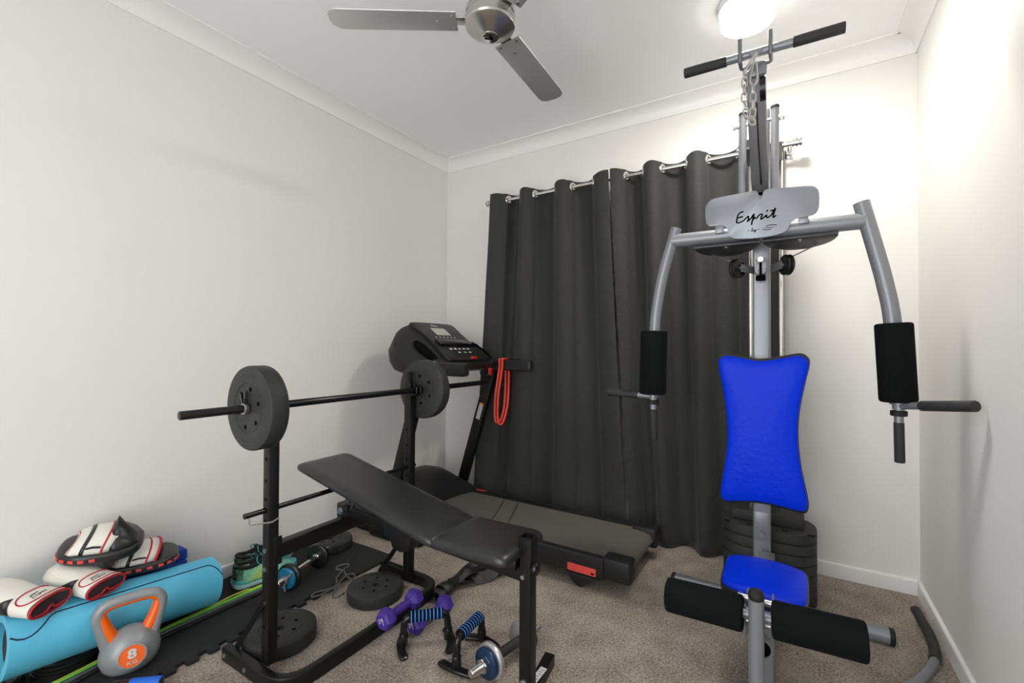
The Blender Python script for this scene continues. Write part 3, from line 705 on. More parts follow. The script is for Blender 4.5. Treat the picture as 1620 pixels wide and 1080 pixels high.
# ---------------------------------------------------------------- weight bench with rack
B = thing('weight_bench', 'black adjustable weight bench with barbell rack in the middle of the room', 'weight bench', (.76, -1.46, 0))
PX = .757; YN, YR = -1.765, -1.14
pr = rrect(.03, .046, .005)
path = fillet([(.56, -1.80, .0235), (.897, -1.80, .0235), (.897, -1.09, .0235), (.54, -1.09, .0235)], .105, 10)
fr = MB().sweep(path, pr).build('floor_frame', M_black, B)
for x in (.58, .705): MB().cyl((x, -1.8145, .025), (x, -1.819, .025), .007, 12).build('frame_bolt', M_steel, fr)
for yy in (YN, YR):
    m = MB(); m.box((PX, yy, .45), (.037, .034, .82), .003)
    top = .955
    m.box((PX - .006, yy, .86), (.024, .028, .19), .002)
    m.mi = 1
    for z in (.50, .57, .63, .70): m.cyl((PX - .001, yy - .0172, z), (PX - .001, yy - .0178, z), .0055, 12)  # dark discs on the face stand in for shaded bolt holes
    m.cyl((PX - .001, yy - .0172, .16), (PX - .001, yy - .0178, .16), .006, 12)
    m.mi = 2
    for z in (.345, .405, .235): m.cyl((PX - .001, yy - .017, z), (PX - .001, yy - .0205, z), .0075, 12)
    up = m.build('rack_post', [M_black, M_dark, M_steel], B)
    m = MB(); m.tube(fillet([(PX + .012, yy - .012, .905), (PX + .012, yy - .012, .856), (PX + .052, yy - .012, .856), (PX + .052, yy - .012, .889)], .012, 5), .0045, 10)
    m.tube(fillet([(PX + .012, yy + .012, .905), (PX + .012, yy + .012, .856), (PX + .052, yy + .012, .856), (PX + .052, yy + .012, .889)], .012, 5), .0045, 10)
    m.build('bar_hook', M_blacksteel, up)
    m = MB(); m.bar((PX - .002, yy - .020, .24), (PX - .165, yy - .020, .035), .02, .004, up=(0, 1, 0), bev=0); m.build('gusset', M_black, up)
# crossbar, safety rod
m = MB(); m.sweep([(PX, YN + .017, .395), (PX, YR - .017, .395)], rrect(.036, .05, .004)); m.box((PX + .02, YN + .012, .40), (.004, .028, .09), .001); m.build('crossbar', M_black, B)
m = MB(); m.cyl((PX, -1.850, .535), (PX, -1.108, .535), .0085, 14); rod = m.build('safety_rod', M_blacksteel, B)
m = MB(); m.tube(fillet([(PX, -1.835, .530), (PX + .004, -1.835, .507), (PX + .024, -1.775, .499), (PX + .024, -1.752, .507)], .008, 4), .0028, 8); m.build('rod_clip', M_steel, rod)
# main beam and legs
YC = -1.455
m = MB(); m.sweep([(.705, YC, .442), (.80, YC, .437), (1.53, YC, .405)], rrect(.038, .038, .004)); m.box((.742, YC, .425), (.06, .05, .07), .003)
m.prism([(.97, .445), (1.11, .44), (1.09, .37), (1.05, .355), (1.01, .365), (1.005, .39), (.97, .40)], (0, YC + .024, 0), (1, 0, 0), (0, 0, 1), .048, .002)
bm_ = m.build('main_beam', M_black, B)
m = MB(); m.cyl((.732, YC - .024, .437), (.732, YC - .032, .437), .010, 6).cyl((.732, YC - .024, .437), (.732, YC - .026, .437), .014, 16); m.build('beam_bolt', M_steel, bm_)
m = MB()
kn = [(.026 * (1 + .16 * cos(4 * a)) * cos(a), .026 * (1 + .16 * cos(4 * a)) * sin(a)) for a in (2 * pi * i / 40 for i in range(40))]
m.prism(kn, (.785, YC - .012, .472), (1, 0, 0), (0, 1, 0), .022, .005); m.cyl((.785, YC - .012, .45), (.785, YC - .012, .475), .008, 12); m.build('adjusting_knob', M_plast, bm_)
m = MB(); m.sweep([(1.545, YC, .05), (1.545, YC, .505)], rrect(.038, .038, .004), up=(0, 1, 0))
m.loft([[(1.545 + a, YC + b_, z) for a, b_ in rrect(.044 - q, .044 - q, .004)] for q, z in ((0, .46), (0, .515), (.012, .515), (.014, .48))], caps=False)
m.mi = 1; m.box((1.545, YC, .482), (.03, .03, .002))  # dark floor paints the shade down the open leg top
m.mi = 2; m.cyl((1.542, YC - .0185, .405), (1.542, YC - .028, .405), .0065, 8).cyl((1.545, YC - .0185, .10), (1.545, YC - .023, .10), .012, 16).cyl((1.545, YC - .02, .10), (1.545, YC - .030, .10), .0075, 6)
leg = m.build('front_leg', [M_black, M_dark, M_steel], B)
m = MB(); m.sweep([(1.562, YC - .22, .020), (1.506, YC + .218, .020)], rrect(.034, .038, .003)); fo = m.build('front_foot', M_black, leg)
l = MB(); l.box((1.523, YC + .105, .0395), (.022, .08, .001)); l.mi = 1
for k in range(6): l.box((1.521 + .004 * (k % 2), YC + .078 + k * .011, .0402), (.013, .0025, .0005))
l.build('maker_label', [M_label, M_dgrey], fo)
m = MB(); m.cyl((1.566, YC - .006, .43), (1.582, YC - .006, .43), .018, 20, .003); m.build('lock_knob', M_gloss, leg)
m = MB(); m.cyl((1.475, YC + .05, .372), (1.475, YC + .05, .398), .024, 24, .004).cyl((1.475, YC + .05, .395), (1.475, YC + .02, .41), .008, 10); m.build('side_knob', M_plast, bm_)
# pads
def bpad(name, L, wd, th, o, ux, w_end=None):
    ux = V3(ux).normalized(); uy = V3((0, 1, 0)); n = ux.cross(uy); o = V3(o)
    m = MB(); N = 22; M_ = 20; rings = []
    for i in range(N + 1):
        u = i / N; x = L * (.5 - .5 * cos(pi * u)); e = min(x, L - x)
        c = min(1, e / .03); ww = (wd + ((w_end or wd) - wd) * u) / 2 * (1 - .12 * (1 - sqrt(max(0, 1 - (1 - c) ** 2))))
        h = th * (.45 + .55 * sqrt(max(0, 1 - (1 - min(1, e / .035)) ** 2)))
        r = []
        for k in range(M_):
            a = 2 * pi * k / M_; ca, sa = cos(a), sin(a)
            yy = ww * copysign(abs(ca) ** .28, ca)
            zz = h * (1 if sa > 0 else .2) * copysign(abs(sa) ** (.42 if sa > 0 else .3), sa)
            r.append(o + ux * x + uy * yy + n * zz)
        rings.append(r)
    m.loft(rings)
    c = m.build(name, M_vinyl, B, ang=75)
    b = MB(); b.loft([[o + ux * (L / 2 + (a - L / 2) * q) + uy * bb * q - n * (th * .12 + h) for a, bb in [(p[0] + L / 2, p[1]) for p in rrect(L * .93, wd * .84, .02)]] for q, h in ((1, 0), (.98, .007))]); b.build('pad_board', M_dark, c)
    return c
bpad('back_rest', .712, .236, .024, (.575, YC + .005, .597), (1.270 - .575, 0, .456 - .596))
bpad('seat_pad', .272, .235, .028, (1.266, YC, .461), (.272, 0, .006))
m = MB(); m.bar((.66, YC, .556), (1.25, YC, .437), .03, .03, bev=.003); m.bar((.98, YC, .455), (.90, YC, .425), .03, .02); m.build('back_support', M_black, B)
m = MB(); m.box((1.40, YC, .435), (.24, .06, .035), .002); m.build('seat_support', M_black, B)

# ---------------------------------------------------------------- plates
def plate(label, r, th, group, M, hole=.014, n=6, rot=0., cap=False, plug=True):
    t = thing('weight_plate', label, 'weight plate', (0, 0, 0), group)
    m = MB()
    pf = [(hole, .0), (r - .008, 0), (r - .002, .003), (r, .009), (r, th - .009), (r - .002, th - .003), (r - .008, th), (r * .60, th), (r * .595, th - .0015), (r * .575, th - .0015), (r * .57, th - .0005), (hole + .016, th - .0005), (hole + .012, th - .002), (hole, th - .002), (hole, 0)]
    m.lathe(pf, n=56)
    m.mi = 1
    for k in range(n):
        a = 2 * pi * k / n + rot; m.cyl((r * .46 * cos(a), r * .46 * sin(a), th - .006), (r * .46 * cos(a), r * .46 * sin(a), th + .0002), r * .055, 14)  # slightly raised dark discs, hole shade put into the colour
    if plug: m.lathe([(0, th * .5), (hole + .0005, th * .5)], n=24)
    m.mi = 0
    for a0 in (70, 250):
        m.tube([(r * .80 * cos(radians(a0 + q)), r * .80 * sin(radians(a0 + q)), th) for q in range(0, 41, 5)], .0016, 6)
    d = m.build('disc', [M_plate, M_dark], t, ang=32)
    if cap:
        c = MB(); c.lathe([(0, 0), (.013, 0), (.015, .002), (.015, .004), (.011, .005), (0, .0035)], (0, r - .001, th * .45), (0, 1, 0), 20); c.build('filler_cap', M_gloss, t)
    t.matrix_basis = M
    return t
def MM(loc, rx=0, ry=0, rz=0): return Matrix.Translation(loc) @ Euler((radians(rx), radians(ry), radians(rz)), 'XYZ').to_matrix().to_4x4()
BX, BZ = .790, .8745
plate('round black weight plate on near end of the barbell', .130, .058, 'barbell plates', MM((BX, -1.802, BZ), 90, 0, 0), rot=.3, plug=False)
plate('round black weight plate on the far end of the barbell below the treadmill console', .130, .054, 'barbell plates', MM((BX, -1.056, BZ), 90, 0, 0), rot=.6, plug=False)
plate('black weight plate lying flat on carpet beside purple dumbbells', .116, .05, 'plates on the floor', MM((.684, -1.262, .0005), 0, 0, 60), cap=False, rot=.2)
plate('black weight plate lying behind near leg of the bench rack', .122, .05, 'plates on the floor', MM((.627, -1.650, .0005), 0, 0, 20))
plate('black weight plate lying on the foam mat against left wall', .112, .045, 'plates on the floor', MM((.135, -1.085, .0135), 0, 0, 40))
# barbell
t = thing('barbell', 'long black barbell resting across the bench rack', 'barbell', (BX, -1.32, BZ))
MB().cyl((BX, -2.042, BZ), (BX, -.60, BZ), .0125, 20, .002).build('bar', M_blacksteel, t)
for y, s in ((-1.862, -1), (-1.0545, 1)):
    m = MB(); m.cyl((BX, y, BZ), (BX, y + s * .014, BZ), .0175, 20, .002); c = m.build('collar', M_steel, t)
    m = MB(); m.bar((BX + .008, y + s * .009, BZ + .014), (BX + .014, y + s * .012, BZ + .055), .012, .006).bar((BX - .006, y + s * .009, BZ + .014), (BX - .014, y + s * .012, BZ + .05), .012, .006); m.build('collar_lever', M_gloss, c)
for y in (-1.79, -1.1168):
    MB().cyl((BX, y - .006, BZ), (BX, y + .006, BZ), .019, 20, .002).build('stop_ring', M_blacksteel, t)
# ---------------------------------------------------------------- floor mat with jigsaw edge
M_mat = mat('black_eva_foam', (.024, .025, .025), .8, 0, .25, 120, spec=.2)
t = thing('foam_mat', 'thin black foam exercise mat with jigsaw edge on the carpet along the left wall', 'mat', (.25, -1.6, 0))
out = [(.016, -2.45), (.475, -2.45)]
y = -2.45; k = 0; rr = random.Random(3)
while y < -1.31:
    ph = k % 2; x0, x1 = (.474, .498) if ph == 0 else (.498, .474)
    w = .033
    if ph == 0: out += [(.474, y), (.474, y + w * .75), (.470, y + w)]
    else: out += [(.488, y - .003), (.498, y + .001), (.499, y + w * .95), (.49, y + w + .004)]
    y += w; k += 1
out += [(.486, y), (.488, -.985), (.478, -.975), (.016, -.975)]
m = MB(); m.prism(out, (0, 0, .001), (1, 0, 0), (0, 1, 0), .012, .0012, 1)
m.build('foam_sheet', M_mat, t)

# ---------------------------------------------------------------- blue folded mat, yoga roll
M_royal = mat('royal_blue_foam', (.004, .045, .32), .6, 0, .2, 90)
t = thing('folded_mat', 'ribbed royal blue folded mat between the turquoise roll and left wall', 'exercise mat', (.07, -1.9, .013))
for k in range(5):
    m = MB(); z = .0135 + k * .0438
    o = rrect(.074, .30, .012)
    m.loft([[(.052 + a * q, -1.872 + b_ * q, z + h) for a, b_ in o] for q, h in ((.95, 0), (1, .006), (1, .037), (.95, .043))])
    for i in range(14): m.box((.052, -2.002 + i * .02, z + .043), (.064, .006, .0015))
    m.build('fold', M_royal, t)

M_cyan = mat('turquoise_foam', (.11, .53, .76), .55, 0, .1, 250)
M_navy = mat('navy_foam', (.012, .018, .06), .7)
t = thing('yoga_mat', 'rolled turquoise yoga mat lying along the left wall under white boxing gloves', 'yoga mat', (.2, -1.95, .02))
E0, E1 = V3((.192, -1.685, .1145)), V3((.205, -2.262, .1675))
d = (E1 - E0).normalized(); side = V3((1, 0, 0)); side = (side - d * side.dot(d)).normalized(); upv = side.cross(d) * -1
if upv.z < 0: upv = -upv
R0, TH = .092, .0062
def spiral(turns, start):
    o = []
    n = int(turns * 40)
    for i in range(n + 1):
        a = start - 2 * pi * i / 40; r = R0 - TH * 1.12 * i / 40
        o.append((r * cos(a), r * sin(a)))
    return o
sp = spiral(3.3, radians(62))
def thick(sp, th):
    n = len(sp); L = []; Rr = []
    for i, (a, b_) in enumerate(sp):
        r = hypot(a, b_); L.append((a * (r + th / 2) / r, b_ * (r + th / 2) / r)); Rr.append((a * (r - th / 2) / r, b_ * (r - th / 2) / r))
    return L + Rr[::-1]
cs_ = thick(sp, TH)
m = MB(); NN = 24
rings = []
for k in range(NN + 1):
    w = k / NN
    o = E0 + (E1 - E0) * w
    rings.append([o + side * a + upv * b_ for a, b_ in cs_])
m.loft(rings, caps=False)
n = len(rings[0])
m.bm.verts.ensure_lookup_table()
base_n = 0
for (ri, rev) in ((0, False), (NN, True)):
    vs = [m.bm.verts[ri * n + j] for j in range(n)]
    for j in range(n // 2 - 1):
        q = (vs[j], vs[j + 1], vs[n - 2 - j], vs[n - 1 - j])
        m.bm.faces.new(q)
m.build('roll', M_cyan, t, ang=50)
# loose outer flap with its dark edge line, running the length of the roll
m = MB(); ln = []
for k in range(41):
    w = k / 40; o = E0 + (E1 - E0) * w
    a = radians(60) - radians(6) * w
    if w < .08: a -= radians(34) * ((.08 - w) / .08) ** 2
    if w > .84: a -= radians(30) * sin((w - .84) / .16 * pi * .75)
    ln.append(o + side * (R0 + TH * .42) * cos(a) + upv * (R0 + TH * .42) * sin(a))
m.tube(ln, .0022, 8); m.build('edge_line', M_navy, t)
m = MB(); i1 = E1 - d * .06
m.lathe([(R0 - TH * 4.6, 0), (R0 - TH * 4.6, .3)], E1 - d * .32, d, 32); m.build('core_lining', mat('grey_foam_print', (.06, .07, .08), .6), t)

# small plates and dumbbell head under the near end of the roll
M_iron = mat('black_iron', (.014, .014, .013), .32, .2)
for k in range(3):
    t = thing('weight_disc', 'small black iron disc, %s of three stacked beneath the turquoise roll' % ('bottom', 'middle', 'top')[k], 'weight plate', (0, 0, 0), 'iron discs under the roll')
    m = MB(); m.lathe([(.013, .002), (.03, 0), (.078, 0), (.084, .003), (.084, .010), (.078, .0130), (.070, .0130), (.066, .010), (.035, .010), (.03, .0130), (.013, .0130), (.013, .002)], n=48); m.build('disc', M_iron, t)
    t.location = (.155 + .003 * k, -2.103, .0133 + .0131 * k)
t = thing('weight_disc', 'thick black disc in bottom left corner below the turquoise roll end', 'weight plate', (0, 0, 0))
m = MB(); m.lathe([(.013, 0), (.05, 0), (.06, .008), (.062, .02), (.055, .035), (.045, .038), (.04, .034), (.022, .034), (.02, .038), (.013, .038), (.013, 0)], n=48); m.build('disc', M_iron, t)
t.location = (.170, -2.262, .0135)

# ---------------------------------------------------------------- boxing gloves
M_cuffin = mat('dark_glove_lining', (.035, .022, .03), .8)
def glove(label, loc, rz, ry, rx=0, kx=.95):
    t = thing('boxing_glove', label, 'boxing glove', (0, 0, 0), 'white boxing gloves')
    # local +x = opening, -x = fist
    secs = [(-.268, .010, .012, .045), (-.262, .030, .030, .045), (-.245, .050, .044, .046), (-.21, .062, .054, .048), (-.17, .066, .055, .047), (-.13, .062, .049, .043), (-.095, .055, .042, .039), (-.06, .056, .037, .035), (-.03, .061, .034, .033), (-.002, .065, .031, .031)]
    m = MB(); m.loft([[(x, a, cz + b_) for a, b_ in sellipse(0, 0, w, h, 28, 2.3)] for x, w, h, cz in secs])
    body = m.build('hand_shell', M_wht, t, ang=60, sub=1)
    m = MB(); m.loft([[(x, yv + a, cz + b_) for a, b_ in sellipse(0, 0, w, w * .95, 16)] for x, yv, cz, w in ((-.235, -.035, .060, .008), (-.225, -.042, .060, .019), (-.195, -.046, .060, .024), (-.15, -.044, .056, .023), (-.11, -.038, .050, .017), (-.09, -.032, .045, .01))]); m.build('thumb', M_wht, body, ang=60)
    # black gusset panel on the thumb side between fist and cuff
    m = MB(); G1 = []
    for x, a0, a1, w, h, cz in ((-.150, 200, 212, .0660, .0555, .0455), (-.125, 172, 222, .0630, .0505, .0435), (-.100, 146, 226, .0585, .0455, .041), (-.083, 128, 226, .0585, .0425, .0375)):
        G1.append([(x, w * copysign(abs(cos(radians(a))) ** (2 / 2.3), cos(radians(a))), cz + h * copysign(abs(sin(radians(a))) ** (2 / 2.3), sin(radians(a)))) for a in [a0 + (a1 - a0) * i / 10 for i in range(11)]])
    m.loft(G1, caps=False, closed_u=False); m.build('wrist_gusset', M_vinyl, body, solid=.002)
    # cuff strap over the top with red piping
    m = MB(); m.loft([[(x, a, .034 + b_) for a, b_ in sellipse(0, 0, w, h, 32, 2.4)] for x, w, h in ((-.080, .0585, .0405), (-.076, .0605, .042), (-.012, .067, .036), (-.009, .0655, .0345))], caps=False)
    cu = m.build('cuff_strap', M_wht, t, ang=60)
    ring = lambda x, w, h, e=2.3, n=40: [(x, a, .033 + b_) for a, b_ in sellipse(0, 0, w, h, n, e)]
    m = MB(); m.tube(ring(-.001, .066, .0335), .0042, 8, closed=True)
    # piping loop round the strap end
    def on(x, yv): 
        k = (x + .076) / .064; w = .0605 + .0065 * k; h = .042 - .006 * k
        q = min(.985, abs(yv) / w); return V3((x, yv, .034 + h * (1 - q ** 2.4) ** (1 / 2.4) + .0008))
    lp = [(-.016, .052), (-.016, .03), (-.016, 0), (-.018, -.03), (-.028, -.05), (-.05, -.055), (-.068, -.045), (-.072, -.02), (-.070, .01), (-.068, .04), (-.066, .054)]
    m.tube([on(a, b_) for a, b_ in [(p[0], p[1]) for p in spline2(lp, 4, False)]], .0024, 8)
    m.tube(spline([(.0, -.055, .015), (.002, -.02, .012), (.0, .0, .028), (.003, .012, .014), (.0, .05, .013)], 6), .0035, 8)
    m.build('piping', M_red, cu)
    m = MB(); m.loft([[(x, a, .033 + b_) for a, b_ in sellipse(0, 0, w, h, 32, 2.3)] for x, w, h in ((.001, .061, .028), (-.012, .055, .022))]); m.build('lining', M_cuffin, cu)
    lt = MB(); z = .0755
    def onp(x, yv): return on(x, yv) + V3((0, 0, .0004))
    def stroke(L, w):
        P = spline([(a, b_, 0) for a, b_ in L], 3) if len(L) > 2 else [V3((*q, 0)) for q in L]
        lt.tube([onp(p.x, p.y) for p in P], w, 6)
    # lettering "Elanic" with the swoosh above; reads along y with its top towards the fist
    sc = .0085; gx = -.030; gy = -.027
    G_ = {'E': [[(1, 1.5), (.2, 1.5), (0, .75), (.8, .75)], [(0, .75), (-.1, 0), (.8, 0)]], 'l': [[(.25, 1.7), (0, 0)]], 'a': [[(.8, 1), (.2, 1), (0, .1), (.6, .1), (.85, 1), (.8, 0)]], 'n': [[(.1, 1), (0, 0)], [(.05, .6), (.5, 1), (.8, .9), (.7, 0)]], 'i': [[(.1, 1), (0, 0)], [(.2, 1.35), (.22, 1.5)]], 'c': [[(.8, .9), (.3, 1), (0, .3), (.2, 0), (.75, .1)]]}
    xx = 0
    for chh, adv in (('E', 1.25), ('l', .55), ('a', 1.1), ('n', 1.1), ('i', .5), ('c', 1)):
        for L in G_[chh]: stroke([(gx - (b_ * sc), gy + (xx + a + b_ * .2) * sc) for a, b_ in L], .0007)
        xx += adv
    stroke([(gx - 1.9 * sc, gy + .4 * sc), (gx - 2.15 * sc, gy + 1.6 * sc), (gx - 2.2 * sc, gy + 3.6 * sc)], .0012)
    lt.build('lettering', M_dark, cu)
    t.matrix_basis = MM(loc, rx, ry, rz) @ Matrix.Diagonal((kx, .90, .76, 1))
    return t
glove('white boxing glove with red piped cuff nearest the camera on the turquoise roll', (.280, -2.170, .2535), 30, 3, 3)
glove('white boxing glove with red piped cuff under the upper focus mitt', (.268, -2.036, .2420), 22, 5, 2, .82)

# ---------------------------------------------------------------- focus mitts
def mitt(label, M, peak=True):
    t = thing('focus_mitt', label, 'focus mitt', (0, 0, 0), 'focus mitts')
    # local: pad lies flat, x = length, hand pocket on top (+z), dome towards -x
    o = spline2([(-.12, 0), (-.108, .06), (-.06, .092), (.0, .098), (.07, .092), (.115, .06), (.125, 0), (.115, -.06), (.07, -.092), (0, -.098), (-.06, -.092), (-.108, -.06)], 4)
    m = MB(); rg = lambda k, h: [(a * k, b_ * k, h + .10 * (a * k) ** 2 * 1.) for a, b_ in o]
    m.loft([rg(.90, 0), rg(.97, .006), rg(1, .016), rg(1, .034), rg(.96, .043), rg(.85, .047)])
    pd = m.build('pad', M_vinyl, t, ang=50)
    m = MB()
    n = len(o)
    for i in range(0, n):
        a, b_ = o[i]
        if b_ < -.01 and i % 2 == 0 and (not peak or a < .01):
            a2, b2 = o[(i + 1) % n]; k = 1.004
            c = V3(((a + a2) / 2 * k, (b_ + b2) / 2 * k, .024 + .10 * a * a)); dd = V3((a2 - a, b2 - b_, 0)).normalized()
            m.box(c, (.017, .004, .013), .001, Matrix((dd, V3((0, 0, 1)).cross(dd), V3((0, 0, 1)))).transposed().to_4x4() @ Matrix.Shear('XZ', 4, (.0, .0)))
    m.build('rim_stripe', M_coral, pd)
    # white hand pocket arching over the pad
    def arch(x, w, h, z0=.042): return [(x + .02 * sin(pi * q), -w * cos(pi * q), z0 + h * sin(pi * q) ** .7) for q in [i / 20 for i in range(21)]]
    m = MB(); m.loft([arch(-.088, .062, .030), arch(-.075, .075, .046), arch(-.03, .084, .062), arch(.012, .085, .064), arch(.04, .08, .06)], caps=False, closed_u=False)
    pk = m.build('hand_pocket', M_wht, t, ang=60, solid=.004)
    m = MB()
    for x, w, h, r in ((.012, .0865, .0655, .0035), (-.083, .0665, .037, .003)): m.tube(arch(x, w, h), r, 8)
    m.build('piping', M_red, pk)
    m = MB(); m.loft([arch(-.05, .0815, .0585), arch(-.038, .0845, .0625)], caps=False, closed_u=False); m.ribbon([(-.028, -.088, .075), (-.01, -.088, .078), (.012, -.089, .075)], V3((0, 0, 1)), .004, .002)
    m.build('hand_strap', M_vinyl, pk, solid=.004)
    # black wrist shield with a raised peak
    if not peak:
        m = MB(); m.loft([arch(.035, .079, .057), arch(.045, .072, .046), arch(.05, .06, .028)], caps=False, closed_u=False); m.build('pocket_lining', M_cuffin, pk, solid=.003)
        m = MB(); m.tube(arch(.042, .083, .063), .0045, 8); m.build('piping', M_red, pk)
        t.matrix_basis = M; return t
    m = MB()
    def sh(x, w, h, pk_): return [(x, -w * cos(pi * q), .044 + h * sin(pi * q) ** .8 + pk_ * max(0, 1 - abs(q - .46) * 6)) for q in [i / 24 for i in range(25)]]
    m.loft([sh(.036, .082, .055, .020), sh(.050, .084, .058, .062), sh(.066, .080, .056, .030), sh(.095, .066, .036, .004), sh(.113, .045, .012, 0)], caps=False, closed_u=False)
    m.build('wrist_shield', M_vinyl, t, ang=60, solid=.004)
    t.matrix_basis = M
    return t
mitt('white and black focus mitt with raised black peak, upper one leaning on a boxing glove', MM((.128, -2.010, .3405), 11, 3, 64) @ Matrix.Diagonal((.93, .92, .80, 1)))
mitt('white and black focus mitt with open red edged pocket, lying on the blue folded mat', MM((.105, -1.888, .240), 5, 2, 72) @ Matrix.Diagonal((.92, .9, .74, 1)), False)

# ---------------------------------------------------------------- kettlebell
M_kgrey = mat('grey_satin_vinyl', (.27, .285, .295), .36, .15)
M_orange = mat('orange_plastic', (.85, .13, .008), .3)
t = thing('kettlebell', 'grey and orange kettlebell marked 8 KG standing on the black mat', 'kettlebell', (0, 0, 0))
bp_ = [(0, 0), (.045, 0), (.060, .004), (.071, .018), (.0785, .04), (.080, .058), (.076, .08), (.066, .103), (.050, .122), (.03, .134), (.012, .1385), (0, .139)]
m = MB(); m.lathe(bp_, n=48, sx=.86); kb = m.build('body', M_kgrey, t, ang=60)
hp = spline([(0, -.052, .085), (0, -.064, .125), (0, -.077, .172), (0, -.080, .205), (0, -.067, .228), (0, -.04, .237), (0, 0, .2385), (0, .04, .237), (0, .067, .228), (0, .080, .205), (0, .077, .172), (0, .064, .125), (0, .052, .085)], 5)
n = len(hp); sc = [1 + .40 * max(0, 1 - min(i, n - 1 - i) / 11) ** 1.5 for i in range(n)]; s2 = [1 + .75 * max(0, 1 - min(i, n - 1 - i) / 16) ** 1.3 for i in range(n)]
m = MB(); m.tube(hp, .0165, 20, up=(1, 0, 0), scale=sc); hd = m.build('handle', M_kgrey, t, ang=60)
cz = V3((0, 0, .165))
ip = []
for i, p in enumerate(hp):
    q = cz - p; q.normalize(); nn = V3((0, -p.y, 0)).normalized() if p.z < .2 else V3((0, -p.y * .5, -.06)).normalized()
    ip.append(p + nn * .0080 * s2[i] ** 1.5)
m = MB(); m.tube(ip[3:-3], .0140, 18, up=(1, 0, 0), scale=s2[3:-3]); m.build('handle_inlay', M_orange, hd, ang=60)
fn = V3((.97, 0, .22)).normalized(); fo_ = V3((.0655, 0, .068)); uy_ = fn.cross(V3((0, 1, 0))); uy_ = -uy_ if uy_.z < 0 else uy_
ux_ = V3((0, 1, 0))
m = MB(); m.lathe([(0, -.012), (.039, -.012), (.039, .0015), (.037, .003), (.0335, .003), (.033, .0015), (0, .0015)], fo_, fn, 40); lg = m.build('badge_ring', M_kgrey, t)
m = MB(); m.lathe([(0, .0), (.0335, .0), (.0335, .0018), (0, .0018)], fo_, fn, 40); m.build('badge', M_orange, lg)
m = MB(); q = fo_ + fn * .0026; m.text('8', q + uy_ * .006, ux_, uy_, .040, bold=.0012, ext=.001, sx=1.15); m.text('KG', q - uy_ * .019, ux_, uy_, .0155, ext=.0008, sx=1.3); m.build('lettering', mat('light_grey_print', (.6, .6, .6), .4), lg)
t.matrix_basis = MM((.352, -1.997, .0135), 0, 0, -14) @ Matrix.Diagonal((1, 1, .94, 1))

